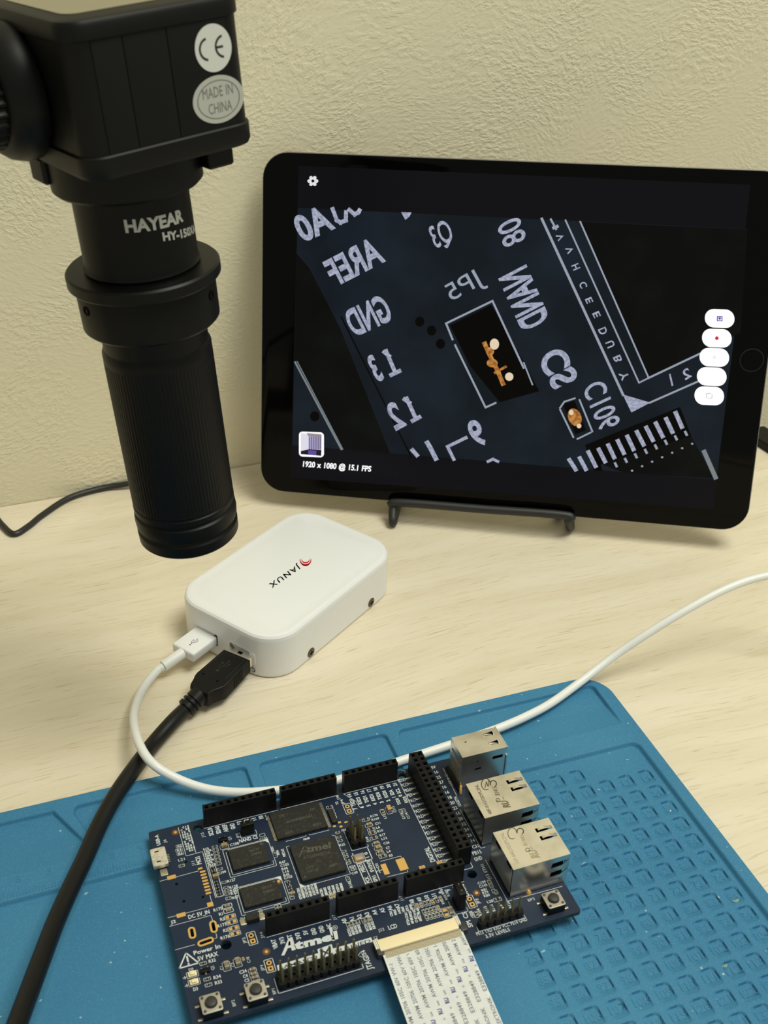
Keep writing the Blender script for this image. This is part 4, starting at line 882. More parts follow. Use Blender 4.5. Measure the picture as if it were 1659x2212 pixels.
for u, v in ((720, 940), (765, 1115), (780, 1180)): x, y = P_(fD, u, v); smd(x, y, 1.0, .5, .35, 0, 'resistor', M_res); sr(x - 1.0, y - .5, x + 1.0, y + .5, .13)
for u, v in ((600, 1062), (620, 1150)):
    x, y = P_(fD, u, v); A = MB(); A.box(x - 1.3, y - .8, ZP, x + 1.3, y + .8, ZP + .45, bev=.1); A.box(x - .75, y - .6, ZP + .45, x + .75, y + .6, ZP + 1.0, bev=.15); part(A, 'indicator_led', M_led); sr(x - 1.7, y - 1.05, x + 1.7, y + 1.05, .13)
for u, v in ((982, 950), (1105, 910)): x, y = P_(fD, u, v, 1); smd(x, y, 2.2, 1.4, 1.3, 90, 'capacitor', M_capg); sr(x - 1.1, y - 1.5, x + 1.1, y + 1.5, .13)
x, y = P_(fD, 1170, 905); smd(x, y, 1.2, .8, .8, 90, 'capacitor', M_cap)
for u, v in ((1270, 1000), (1285, 1050), (1300, 1090)): x, y = P_(fD, u, v, .8); smd(x, y, 1.6, .9, .9, 0, 'capacitor', M_capg); sr(x - 1.2, y - .6, x + 1.2, y + .6, .12)
# between the memory chips and the processor
for k, (u, v, nm, bd_) in enumerate(((225, 1590, 'resistor', M_res), (240, 1640, 'resistor', M_res), (248, 1672, 'inductor', M_res), (270, 1722, 'capacitor', M_cap))):
    x, y = P_(fB, u, v); smd(x, y, 1.4 if k > 2 else 1.1, 1.0 if k > 2 else .6, 1.0 if k > 2 else .4, 0, nm, bd_)
x, y = P_(fB, 215, 1590); x2, y2 = P_(fB, 275, 1770); sr(x - .9, y2 - .1, x2 + .5, y + .8, .14)
# columns right of the flash chip
for u, v in ((685, 745), (700, 785), (715, 825), (728, 860)): x, y = P_(fB, u, v); smd(x, y, 1.2, .7, .45, 0, 'resistor', M_res); sr(x - 1.1, y - .6, x + 1.1, y + .6, .18)
for u, v in ((795, 915), (812, 962), (738, 958)): x, y = P_(fB, u, v); pad(x, y, 1.0, .8); 
x, y = P_(fB, 868, 912); pad(x, y, 1.2, .6)
# right of the processor
for u, v in ((775, 1030), (790, 1080), (805, 1120), (845, 1240), (860, 1275), (870, 1300), (885, 1345), (900, 1370)): x, y = P_(fB, u, v); smd(x, y, .9, .5, .35, 0, 'resistor', M_res); sr(x - .75, y - .42, x + .75, y + .42, .12)
x, y = P_(fB, 75, 1280); smd(x, y, .9, .5, .35, 90, 'resistor', M_res); sr(x - .6, y - 1, x + .6, y + 1, .13)
x, y = P_(fB, 890, 1550); smd(x, y, .9, .5, .35, 90, 'resistor', M_res); sr(x - .6, y - 1, x + .6, y + 1, .13)
# column right of the six-pin header
for u, v, k in ((1090, 885, 0), (1125, 935, 1), (1150, 995, 0), (1165, 1035, 0), (1180, 1090, 0), (1205, 1145, 1), (1230, 1195, 1), (1250, 1245, 2), (1280, 1295, 0)):
    x, y = P_(fB, u, v, 0 if not k else .6); nm, bd_, hh_ = (('resistor', M_res, .4), ('capacitor', M_cap, 1.0), ('inductor', M_capg, .9))[k]
    smd(x, y, 1.7, .9, hh_, 0, nm, bd_); sr(x - 1.3, y - .62, x + 1.3, y + .62, .14)
x, y = P_(fB, 1350, 760, 1); smd(x, y, 2.1, 1.4, 1.7, 90, 'capacitor', M_org); sr(x - 1, y - 1.5, x + 1, y + 1.5, .14); x, y = P_(fB, 1278, 800); smd(x, y, 1.6, .8, .5, 90, 'resistor', M_res); sr(x - .7, y - 1.2, x + .7, y + 1.2, .14)
for u, v in ((1480, 790), (1515, 780)): x, y = P_(fB, u, v); smd(x, y, .9, .5, .35, 90, 'resistor', M_res); sr(x - .5, y - .8, x + .5, y + .8, .11)
x, y = P_(fB, 1010, 1300, .6); A = MB(); A.box(x - 1.6, y - 1.25, ZP, x + 1.6, y + 1.25, ZP + .5, 1, bev=.1); A.box(x - 1.4, y - 1.05, ZP + .5, x + 1.4, y + 1.05, ZP + .85, 0, bev=.1); part(A, 'crystal_oscillator', [mat('crystal_lid', C(176, 166, 150), .3, .4), M_org]); sr(x - 2, y - 1.6, x + 2, y + 1.6, .16)
# rows of small parts between the lower sockets and the front edge
def row(f, a, b, n, w=.9, pads=()):
    x0_, y0_ = P_(f, *a); x1_, y1_ = P_(f, *b)
    for i in range(n):
        t = i / max(n - 1, 1); x, y = x0_ + (x1_ - x0_) * t, y0_ + (y1_ - y0_) * t
        if i in pads: pad(x, y - .42, .55, .5); pad(x, y + .42, .55, .5)
        else: smd(x, y, 1.35, .6, .4, 90, 'resistor', M_res)
        sr(x - w / 2 + .02, y - 1.0, x + w / 2, y + 1.0, .13)
row(fE, (935, 482), (1043, 445), 4); row(fE, (1095, 432), (1170, 408), 3, pads=(2,))
f6 = ZR(930, 1900, 9.217)
row(fF, (58, 523), (238, 470), 6, pads=(1, 2, 5)); row(fF, (278, 455), (315, 443), 2, pads=(1,)); row(fF, (155, 570), (292, 530), 5, pads=(4,)); row(fF, (182, 622), (320, 585), 5)
x, y = P_(f6, 300, 655); pad(x, y + .85, 1.3, 1.1); pad(x, y - .95, 1.3, 1.1); sr(x - .95, y - 1.8, x + .95, y + 1.7, .14)
x, y = P_(f6, 405, 625); smd(x, y, 2.6, 1.5, .5, 90, 'resistor', M_capg); sr(x - .95, y - 1.8, x + .95, y + 1.7, .14)
row(fE, (752, 178), (790, 165), 2, pads=(0, 1)); row(fE, (18, 345), (30, 342), 1, pads=(0,)); row(fE, (178, 292), (215, 282), 2)
for u, v in ((775, 285), (790, 320), (815, 370), (835, 380)): x, y = P_(fF, u, v); smd(x, y, .9, .5, .35, 90, 'resistor', M_res); sr(x - .55, y - .8, x + .55, y + .8, .13)
x, y = P_(fF, 850, 450); smd(x, y, 1.6, .9, .5, 0, 'resistor', M_res); sr(x - 1.3, y - .7, x + 1.3, y + .7, .13)
x, y = P_(fF, 650, 592); smd(x, y, 1.2, .6, .4, 90, 'resistor', M_res); sr(x - .6, y - 1.1, x + .6, y + 1.1, .13)
x, y = P_(fF, 888, 515); pad(x, y + .35, .7, .6); pad(x + .2, y - .6, .7, .6)
for u, v in ((270, 1262), (412, 1222)): x, y = P_(fC, u, v, 1); smd(x, y, 2.0, 1.2, 1.4, 0, 'capacitor', M_org)
# --- push buttons
def button(cx, cy, face=M_steel):
    A = MB(); A.box(cx - 3, cy - 3, ZP + .1, cx + 3, cy + 3, ZP + 3.2, bev=.3); o = part(A, 'push_button', M_black)
    A = MB(); A.rbox(cx, cy, 6.0, 6.0, 0, 0, .5, [(0, ZP + 3.2), (0, ZP + 3.45), (.1, ZP + 3.52)], seg=2); pt = A.build('face_plate', mat_face, o)
    for sx in (-1, 1):
        for sy in (-1, 1):
            MB().lathe([(.42, 0), (.42, .25), (.3, .32)], 10, M=Matrix.Translation((cx + sx * 2.2, cy + sy * 2.2, ZP + 3.45))).build('rivet', M_dgrey, pt)
            A = MB(); A.box(cx + sx * 2.95, cy + sy * 2.2 - .35, ZP + .05, cx + sx * 4.5, cy + sy * 2.2 + .35, ZP + .35, bev=.1); A.build('leg', M_tin, o)
    MB().lathe([(1.85, 0), (1.8, .55), (1.65, 1.0), (1.3, 1.2)], 28, M=Matrix.Translation((cx, cy, ZP + 3.45))).build('button_cap', M_dgrey2, o)
mat_face = mat('button_plate', C(176, 168, 152), .45, .3); M_dgrey2 = mat('button_rubber', C(46, 45, 42), .55)
button(5.2, -17.5); button(18.4, -17.6); button(116.0, -16.7)
# --- micro USB socket
A = MB(); A.loft([[(x, y, ZP + z) for x, y in rrect(.5, 40.4, 5.0 - 2 * i, 7.4 - 2 * i, .5, 2)] for i, z in ((.5, .1), (0, .9), (0, 2.3), (.2, 2.5))]); o = part(A, 'micro_socket', mat('nickel_shell', C(212, 204, 186), .4, .25, noise=(900, C(190, 180, 158), .45, .6)))
for y in (42.4, 38.2): A = MB(); A.box(-.6, y - .25, ZP + 2.4, .7, y + .25, ZP + 2.54); A.build('shell_slot', M_dark, o)
for y in (41.9, 41.2, 40.5, 39.8, 39.1): A = MB(); A.box(2.9, y - .15, ZP + .05, 3.9, y + .15, ZP + .25); A.build('lead', M_tin, o)
A = MB(); A.box(-.2, 33.9, ZP + .01, 2.2, 36.6, ZP + .4, bev=.15); A.build('anchor_tab', M_tin, o)
A = MB(); A.box(-.4, 44, ZP + .3, 1.0, 44.7, ZP + .9, bev=.1); A.build('anchor_tab', M_tin, o)
# --- double USB socket
X0, X1, Y0, Y1, HH = 107.2, 124.3, 38.4, 48.8, 15.6
A = MB(); fin = [[(119.0, 41.2 + k), (122.4, 40.8 + k), (122.4, 42.8 + k), (119.0, 42.3 + k)] for k in (0, 4.6)]
A.plate([(X0, Y0), (X1, Y0), (X1, Y1), (X0, Y1)], fin + [[(110.8, 45.0), (111.6, 45.0), (111.6, 45.4), (110.8, 45.4)]], ZP + HH - .3, ZP + HH)
Mx = frame((0, Y0, 0), (1, 0, 0), (0, 0, 1), (0, -1, 0))
A.plate([(X0, ZP + .3), (X1, ZP + .3), (X1, ZP + HH - .3), (X0, ZP + HH - .3)], [rrect(121, ZP + 11.8, 4, 1.5, .3, 2), circ(113.2, ZP + 12.0, .35, 10), rrect(113.6, ZP + 8.2, 2.6, .9, .4, 2)], -.3, 0, M=Mx)
A.box(X0, Y1 - .3, ZP + .3, X1, Y1, ZP + HH - .3); A.box(X0, Y0 + .3, ZP + .3, X0 + .3, Y1 - .3, ZP + HH - .3)
o = part(A, 'double_usb_socket', M_steel, smooth_deg=0, label='tall bright metal double socket')
A = MB(); A.box(X0 + .35, Y0 + .5, ZP + .2, X1 - 6, Y1 - .5, ZP + HH - .5); A.box(X1 - 6, Y0 + .9, ZP + .2, X1 - .8, Y1 - .5, ZP + HH - 1.6); A.build('dark_hollow_fill', M_dark, o)  # solid black fill standing in for the shade inside the shell
for k in (.6, 2.2, 3.8):
    A = MB(); A.box(X0 - .25, Y0 + 1.2, ZP + 13.0 - k * 2.2, X0 + .02, Y1 - 1.6, ZP + 13.3 - k * 2.2); A.build('side_rib', M_steeld, o)
for k in (0, 4.6): A = MB(); A.tube([(118.8, 41.75 + k, ZP + HH), (120.5, 41.8 + k, ZP + HH - .4), (122.0, 41.8 + k, ZP + HH - 1.0)], .45, 8, sub=3); A.build('spring_finger', M_steel, o)
A = MB(); A.box(X1 - .1, Y0 - .4, ZP + 1.5, X1 + .5, Y0 + .2, ZP + 12); A.box(X1 - .1, Y0 - .3, ZP + HH - .4, X1 + .35, Y1 + .3, ZP + HH + .1); A.build('flared_rim', M_steel, o)
A = MB(); A.box(106.2, 37.0, ZP, 107.4, 49.4, ZP + .9, bev=.1); A.build('base_step', M_sock, o)
A = MB(); A.tube([(106.6, 36.3, ZP + .1), (106.8, 36.8, ZP + 1.3), (107.3, 38.0, ZP + 2.6)], .5, 8, sub=3); A.build('anchor_tab', M_gold, o)
# --- two network sockets
def jack(y0, y1, lines, faint):
    X0, X1, HH = 104.3, 124.6, 13.5; yc = (y0 + y1) / 2
    A = MB(); sl_ = []
    for k in (y1 - 3.6, y1 - 7.0): sl_.append([(118.1, k - 1.0), (123.9, k - .85), (123.9, k + .55), (118.1, k + .75)])
    cut = [(X0, y0), (X1, y0), (X1, y1), (X0, y1)]
    A.plate(cut, sl_, ZP + HH - .25, ZP + HH)
    Mx = frame((0, y0, 0), (1, 0, 0), (0, 0, 1), (0, -1, 0)); g = []
    for z in (9.9, 5.6):
        g.append([(X1 - 6.6, ZP + z - 1.2), (X1 - 3, ZP + z - 1.0), (X1 - .7, ZP + z + .9), (X1 - .4, ZP + z + 1.5), (X1 - 6.2, ZP + z + 1.1)])
    A.plate([(X0 + .1, ZP + .3), (X1, ZP + .3), (X1, ZP + HH - .25), (X0 + .1, ZP + HH - .25)], g, -.25, 0, M=Mx)
    A.box(X0, y1 - .25, ZP + .3, X1, y1, ZP + HH - .25)
    A.box(X0, y0 + .6, ZP + 1.2, X0 + .25, y1 - .4, ZP + HH - .25)
    o = part(A, 'network_socket', M_steel, smooth_deg=0)
    A = MB(); A.box(X0 + .3, y0 + .4, ZP + .1, X1 - 8, y1 - .4, ZP + HH - .5); A.box(X1 - 8, y0 + 1.3, ZP + .1, X1 - 1.4, y1 - 1.0, ZP + HH - 1.7); A.build('dark_hollow_fill', M_dark, o)  # black block in place of the jack's shaded hollow
    for y in (y0 + 3, y1 - 4.5): A = MB(); A.box(X0 - .12, y - 1.4, ZP + HH - 1.6, X0 + .02, y + 1.6, ZP + HH - .4); A.build('seam_tab', M_dark, o)
    for k in (y1 - 3.6, y1 - 7.0):
        n = 6; up = [[(118.8 + 5.0 * i / n, k + q, ZP + HH - .1 + 1.1 * math.sin(math.pi * min(1, .15 + i / n * .9)) * (1 - .35 * i / n)) for q in (-.55, .45)] for i in range(n + 1)]
        A = MB(); A.add([p for l in up for p in l] + [(p[0], p[1], p[2] - .18) for l in up for p in l], [[2 * i, 2 * i + 2, 2 * i + 3, 2 * i + 1] for i in range(n)] + [[14 + 2 * i, 14 + 2 * i + 1, 14 + 2 * i + 3, 14 + 2 * i + 2] for i in range(n)] + [[2 * i, 14 + 2 * i, 14 + 2 * i + 2, 2 * i + 2] for i in range(n)] + [[2 * i + 1, 2 * i + 3, 14 + 2 * i + 3, 14 + 2 * i + 1] for i in range(n)])
        A.build('spring_finger', M_steel, o)
    for z in (9.2, 4.9):
        A = MB(); A.add([(X1 - 6.2, y0 - .1, ZP + z - .9), (X1 - 2.8, y0 - .5, ZP + z - .9), (X1 - .4, y0 + .1, ZP + z + 1.0), (X1 - 2.4, y0 - .2, ZP + z + .1)], [[0, 1, 2, 3]]); A.build('side_spring', M_steel, o)
    A = MB(); z = ZP + HH + .03; f = fC; mf = M_steeld if not faint else M_faint
    for s_, p, q, t, of in lines:
        a, b, c = (Vector(pl(*f(*k), np.array([0, 0, z]), np.array([0, 0, 1.]))) for k in (p, q, t)); label3(A, s_, a, b, c, off=of)
    dx, dy = (0, 0) if not faint else (215, 400)
    return o, A, z, mf
M_faint = mat('steel_stamp_faint', C(168, 156, 130), .5, .6)
def ringpx(A, f, c, r0, r1, w, z, a0=0, a1=360):
    P = [Vector(px(*f(c[0] + r0 * math.cos(math.radians(a)), c[1] + r1 * math.sin(math.radians(a))), z)) for a in np.linspace(a0, a1, 20)]; line3(A, P, w, (0, 0, 1))
o, A, z, mf = jack(12.6, 28.6, [('48F-01GY2DPL2NL', (842, 822), (722, 582), (815, 826), .02), ('B1415', (905, 672), (875, 600), (868, 672), .02), ('us', (942, 706), (932, 680), (925, 706), 0), ('RU', (992, 768), (962, 712), (935, 772), .05), ('R', (898, 722), (890, 704), (880, 722), 0)], False)
ringpx(A, fC, (887, 710), 15, 15, .2, z); ringpx(A, fC, (790, 580), 36, 46, .3, z, 60, 360); ringpx(A, fC, (850, 577), 26, 26, .3, z, 150, 420)
line3(A, [Vector(px(*fC(*p), z)) for p in ((782, 610), (795, 565), (808, 595), (815, 550))], .35, (0, 0, 1))
A.build('stamped_print', mf, o, smooth_deg=0, kind='stuff')
o, A, z, mf = jack(-9.5, 6.3, [('13F-64GYD2PL2NL', (1065, 1225), (930, 972), (1035, 1232), .0), ('B1441', (1130, 1080), (1095, 990), (1098, 1084), .0), ('us', (1175, 1110), (1160, 1085), (1150, 1112), 0), ('RU', (1230, 1178), (1195, 1112), (1165, 1185), .05)], True)
ringpx(A, fC, (1130, 1115), 16, 15, .2, z); ringpx(A, fC, (1005, 980), 36, 46, .3, z, 60, 360); ringpx(A, fC, (1070, 965), 26, 26, .3, z, 150, 420)
A.build('stamped_print', mf, o, smooth_deg=0, kind='stuff')
A = MB(); A.lathe([(.9, .0), (.7, .5), (.3, .9)], 12, M=Matrix.Translation((*P_(fF, 1145, 385), ZP))); part(A, 'solder_bump', M_gold)
# --- display connector and its actuator
A = MB(); A.box(56.5, -17.4, ZP, 58.6, -12.2, ZP + 2.3, bev=.2); A.box(84.0, -17.4, ZP, 86.2, -14.0, ZP + 2.0, bev=.2); A.box(58.4, -12.9, ZP, 84.2, -12.1, ZP + 1.4); con = part(A, 'flat_cable_connector', M_dgrey, kind='stuff')
A = MB(); A.box(57.6, -16.5, ZP + 1.9, 83.5, -12.5, ZP + 2.75, bev=.15); A.build('actuator_bar', M_cream, con)
for x in (57.3, 83.9):
    for k in range(3): A = MB(); A.box(x - .7 + k * .55 - .1, -15.2 + (0 if x > 60 else -.2), ZP + 1.4, x - .7 + k * .55 + .38, -11.9, ZP + 2.5 + .12 * k, bev=.1); A.build('end_clip', M_ivory, con)
A = MB()
for i in range(50): x = 59.2 + i * .49; A.box(x, -12.2, ZP + .03, x + .22, -11.3, ZP + .3)
A.build('contact_row', M_tin, con, smooth_deg=0, kind='stuff')

# --- white print
def sqL(f, items, cap, ang=0, per=None, off=.02):
    for s_, x, y in items: a, b = P_(f, x, y); st_(s_, a, b, cap, ang, (per or cap * .72) * len(s_), off)
# edges of the printed socket frames
sl([(17.4, 49.3), (43.2, 49.3)]); sl([(44.3, 49.3), (64.9, 49.3)]); sl([(67.2, 49.3), (88.6, 49.3)]); sl([(26.6, 1.0), (47.2, 1.0)]); sl([(49.5, 1.0), (70.0, 1.0)]); sl([(72.3, 1.0), (92.8, 1.0)])
sl([(88.0, 49.3), (88.0, 7.6), (89.0, 6.6)], .18)
sl([(93, 5.3), (97.9, 5.3), (97.9, 7.5)], .2); sl([(90.5, 53.2), (91.6, 53.2), (91.6, 52)], .15)
for n, s_ in enumerate(('SCL0', 'SDA0', 'AREF', 'GND', '13', '12', '11', '10')): st_(s_, 19.0 + 2.54 * n, 47.2 if len(s_) > 2 else 47.9, 1.5, 90, .85 * len(s_), .04)
st_('9', 38.9, 46.6, 1.3, 90, .8, .04); st_('8', 41.2, 46.6, 1.3, 90, .8, .04); sl([(38.4, 48.5), (38.4, 47.6), (39.6, 47.6)], .14)
for n, (a, b, c_) in enumerate((('14', 'TXD3', '7'), ('15', 'RXD3', '6'), ('16', 'TXD1', '5'), ('17', 'RXD1', '4'), ('18', 'TXD0', '3'), ('19', 'RXD0', '2'), ('20', 'SDA', '1'), ('21', 'SCL', '0'))):
    x = 68.9 + 2.44 * n; y = 47.8
    st_(a, x, y, 1.35, 90, 1.7, .04); st_(b, x, y - 3.3, 1.35, 90, .85 * len(b), .04); st_(c_, x, y - (6.4 if n < 6 else 5.6), 1.3, 90, .8, .04)
st_('TXD0', 84.3, 39.9, 1.2, 90, 3, .04); st_('RXD0', 87.0, 39.9, 1.2, 90, 3, .04)
sl([(67.2, 49.2), (70.2, 44.6), (70.6, 41.8)], .17)
for n, s_ in enumerate(('PD30', 'PC17', 'PB26', 'PE9', 'PA17', 'PA19', 'PA21', 'PA23', 'PE15', 'PE17', 'PE11', 'PE23', 'PE25', 'PE13', 'PE29', 'PE28')): st_(s_, 89.0 + (.2 if n else 0), 49.0 - n * 2.55, 1.45, 0, .66 * len(s_) + .1, .02)
for n, s_ in enumerate(('5V', '16', '25', '27', '10', '16', '18', '20', '22', '16', '20', '12', '24', '26', '14', 'C31')): st_(s_, 102.25, 51.2 - n * 2.54, 1.3, 0, .85 * len(s_), .02)
st_('PB15', 101.6, 10.6, 1.5, 0, 3.4, .02); st_('GND', 101.0, 8.1, 1.45, 0, 2.8, .03)
a, b = P_(fC, 335, 1160); st_('DIGITAL', a, b + .3, 1.7, 90, 6.4, .03)
a, b = P_(fC, 500, 545); st_('USB-B-C', a - .6, b, 1.0, 90, 5.6, 0); a, b = P_(fC, 575, 710); st_('10/GETH', a - .9, b - .5, 1.1, 90, 5.0, .02)
a, b = P_(fC, 785, 1290); st_('J13 ETH1', a, b, 1.1, 90, 6.6, 0)
sl([(105.4, 49.6), (105.0, 36)], .16); sl([(103.6, 29.5), (103.6, 11.8), (105.2, 11.8)], .16); sl([(103.1, 6.8), (103.1, -10.5), (122.5, -10.9)], .16)
for n, s_ in enumerate(('VBAT', '3V3', 'RST', '3V3', '5V', 'GND', 'GND', 'NC')): st_(s_, 28.1 + 2.54 * n, -.3 - .42 * len(s_), 1.4, 90, .85 * len(s_), .03)
for n in range(8): st_('A%d' % n, 51.0 + 2.54 * n, -1.0, 1.4, 90, 1.9, .03)
for n, s_ in enumerate(('A8', 'A9', 'A10', 'A11', '8', '9', 'CANRX0', 'CANTX0')): st_(s_, 73.8 + 2.54 * n, -.1 - .4 * len(s_) * (1 if n < 6 else .9), 1.35, 90, .85 * len(s_), .04)
# frames round chips
sl([(38.5, 48.4), (38.5, 47)], .14); sl([(42.2, 35.2), (49.2, 35.2), (49.2, 35.6)], .16); sl([(50.5, 35.7), (50.5, 35.3), (57.4, 35.3)], .16)
for y0, y1 in ((28.2, 36.9), (12.8, 20.7)):
    sr(21.1, y0 - 1.7, 36.6, y1 + 1.3, .16); sl([(22.0, y1), (22.0, y0 - .9), (35.9, y0 - .9), (35.9, y0 + .6)], .16)
    SK.add([(35.0, y1 + 1.3, ZP + .04), (36.6, y1 + 1.3, ZP + .04), (36.6, y1 - .6, ZP + .04)], [[0, 2, 1]])
    for k in range(14): sl([(23 + k * .9, y1 + .85), (23.5 + k * .9, y1 + .85)], .35)
sl([(42.6, 33.0), (41.6, 33.0), (41.6, 15.6), (58.6, 15.6), (58.6, 32.4), (57.6, 32.9)], .16)
SK.add([(41.6, 15.6, ZP + .04), (43.2, 15.6, ZP + .04), (41.6, 17.2, ZP + .04)], [[0, 1, 2]])
st_('MN8', 49.0, 34.1, .8, 0, 2.2, .04); st_('MN4', 38.3, 31.5, .8, 90, 2, .04); st_('MN5', 37.9, 14, .8, 90, 2, .04); st_('MN2', 40.0, 30.4, .9, 90, 2.4, .04)
a, b = P_(fA, 1225, 1100); st_('NAND CS', a, b, 1.5, 0, 6.4, .03); sl([(28.2, 43.9), (28.2, 41.2), (33.7, 41.2), (33.7, 43.2)], .16)
a, b = P_(fG, 1165, 585); st_('C108', a, b, 1.1, 0, 3.1); a, b = P_(fA, 1395, 1095); st_('C106', a, b, 1.0, 0, 2.8, 0); sl([(a - .9, b + .9), (a + .9, b + .9), (a + .9, b + 2.1), (a - .9, b + 2.1), (a - .9, b + .9)], .13)
a, b = P_(fG, 915, 1150); st_('C109', a, b, 1.0, 0, 2.8); a, b = P_(fA, 1035, 1565); st_('R127', a, b, 1.0, 0, 2.8)
for s_, u, v in (('R128', 1060, 1635), ('R125', 1068, 1672), ('R121', 1075, 1702), ('R57', 1080, 1755)): a, b = P_(fA, u, v); st_(s_, a, b, 1.0, 0, .7 * len(s_))
for s_, u, v in (('R175', 885, 332), ('R1', 920, 385), ('R3', 935, 443), ('R177', 930, 510), ('R2', 968, 568), ('R176', 965, 645), ('D4', 1165, 440), ('R32', 820, 908), ('R34', 875, 1090), ('R33', 890, 1150), ('D2', 585, 1010), ('D3', 635, 1225), ('C24', 1165, 1030), ('C4', 1192, 1080), ('C5', 1210, 1128), ('J2', 388, 472)): a, b = P_(fD, u, v); st_(s_, a, b, 1.1, 0, .75 * len(s_))
for s_, u, v in (('JP2', 1180, 680), ('JP1', 1380, 985), ('J14', 1375, 620), ('BP2', 1060, 1385), ('BP1', 1510, 1250), ('C1', 925, 990), ('C3', 1048, 955), ('C18', 1225, 900), ('Q2', 825, 990)): a, b = P_(fD, u, v); st_(s_, a, b, .95, 90, .75 * len(s_), 0)
a, b = P_(fD, 672, 390); st_('DC 5V_IN', a, b, 1.5, 0, 6.9, .02); a, b = P_(fD, 755, 788); st_('Power In', a + .2, b + .1, 1.45, 0, 8.4, .02); a, b = P_(fD, 770, 860); st_('5V MAX', a, b, 1.55, 0, 6.2, .02)
a, b = P_(fD, 548, 905); sl([(a - 2.9, b - 1.9), (a + 2.9, b - 1.9), (a, b + 2.7), (a - 2.9, b - 1.9)], .42); sl([(a, b + 1.3), (a, b - .3)], .5); sl([(a, b - 1.15), (a, b - 1.3)], .5)
sl([(.0, 29.9 + 2), (9.5, 32.2)], .14) if False else None
for p in (([(330, 0)], 0),): pass
def dl(f, pts, w=.15): sl([P_(f, *p) for p in pts], w)
dl(fA, [(235, 1575), (330, 1548)]); dl(fA, [(415, 1527), (665, 1460)]); dl(fA, [(795, 1730), (815, 1805)]); dl(fD, [(325, 428), (430, 402)]); dl(fD, [(520, 378), (770, 312)])
dl(fD, [(345, 525), (805, 402), (825, 455)]); dl(fD, [(862, 600), (875, 652), (850, 660)]); dl(fD, [(408, 788), (622, 730)])
for x, y in ((515, 1100), (538, 1188)): a, b = P_(fD, x, y); sl([(a - .5, b), (a + .5, b)], .2); sl([(a, b - .4), (a, b + .4)], .2)
for i in (66.6, 41.2), : pass
for (x, ya_, yb_) in ((66.6, 41.2, 43.3), (22.1, 1.1, 3.2), (24.85, -9.8, -7.8), (91.8, -8.0, -5.8)): sr(x - 1.35, ya_ - 1.25, x + 1.35, yb_ + 1.25, .2)
# text block near the micro socket
dl(fG, [(45, 255), (205, 822), (530, 735), (790, 1650)], .16); dl(fG, [(240, 205), (398, 755)], .16)
for k in range(11):
    for c_, wd_ in ((0, 1.5), (1, 1.3), (2, 1.0), (3, .9)):
        if (k * 7 + c_ * 3) % 5 == 0: continue
        a, b = P_(fG, 100 + k * 13.5 + c_ * 46, 265 + k * 46 - c_ * 12); st_('RC12KRDS4Z8'[(k + c_) % 11], a, b, .75, 0, .62, .05)
for k in range(8):
    for c_ in range(3 + (k % 2)): a, b = P_(fG, 560 + k * 13 + c_ * 38, 690 + k * 46 - c_ * 10); st_('R12C0K47'[(k + c_) % 8], a, b, .75, 0, .6, .05)
a, b = P_(fA, 210, 1115); st_('USB-A', a, b, 1.2, 90, 4.6, .03); a, b = P_(fA, 290, 1125); st_('J6', a, b, 1.0, 90, 1.4, 0); a, b = P_(fA, 480, 1330); st_('L21', a, b, 1.1, 0, 2.6, 0)
a, b = P_(fA, 665, 1340); st_('MCI1', a, b, 1.5, 90, 3.6, .03); a, b = P_(fA, 608, 1370); st_('J11', a, b, 1.0, 90, 2.2, 0); a, b = P_(fA, 715, 1055); st_('J15', a, b, 1.0, 90, 2.2, 0); a, b = P_(fA, 1105, 1062); st_('JP5', a, b, 1.0, 90, 2.2, 0); a, b = P_(fA, 1018, 1095); st_('Q3', a, b, 1.0, 90, 1.6, 0)
for s_, u, v in (('R2', 455, 1180), ('R4', 450, 1225), ('R6', 465, 1265)): a, b = P_(fA, u, v); st_(s_, a, b, .9, 0, 1.5); sr(a - 1.1, b - .6, a + 1.1, b + .6, .1)
# near the processor
for s_, u, v in (('R47', 155, 1362), ('C102', 180, 1392), ('R46', 180, 1432), ('L16', 192, 1465), ('R45', 200, 1502), ('C103', 220, 1530)): a, b = P_(fB, u, v); st_(s_, a, b, 1.0, 0, .72 * len(s_))
for s_, u, v in (('R170', 1180, 840), ('R169', 1195, 878), ('C11', 1225, 925), ('L6', 1225, 972), ('R10', 1250, 1010), ('R17', 1275, 1055), ('L12', 1295, 1095), ('C26', 1320, 1145), ('C7', 1335, 1200), ('L4', 1345, 1240), ('R5', 1370, 1285), ('R25', 825, 1165), ('R24', 940, 1410), ('C51', 955, 1440), ('C49', 965, 1480), ('MN1', 850, 1000)): a, b = P_(fB, u, v); st_(s_, a, b, .95, 0, .7 * len(s_))
for s_, u, v in (('C112', 1405, 770), ('C113', 1505, 845), ('C114', 1555, 840), ('L17', 1300, 850), ('J18', 1105, 1105), ('J18', 775, 635), ('Y2', 765, 700), ('JP4', 825, 685), ('C41', 1215, 1400), ('R182', 915, 1610), ('MN2', 160, 1240), ('R80', 42, 1215)): a, b = P_(fB, u, v); st_(s_, a, b, .95, 90, .72 * len(s_))
a, b = P_(fB, 1240, 1455); sl([(a - .9, b), (a + .9, b)], .25); sl([(a, b - .9), (a, b + .9)], .25)
sl([(62.0, 33.2), (62.0, 24.4), (67.9, 24.4), (67.9, 25.3)], .18); sl([(68.6, 26.2), (70.8, 26.2), (70.8, 20.4)], .18) if False else None
dl(fB, [(940, 1265), (1090, 1610)], .3); dl(fB, [(1110, 1200), (1165, 1325), (1085, 1345)], .28); dl(fB, [(1065, 1370), (1170, 1600)], .25); dl(fB, [(1150, 1335), (1245, 1565)], .28); dl(fB, [(1000, 1375), (1150, 1335)], .25)
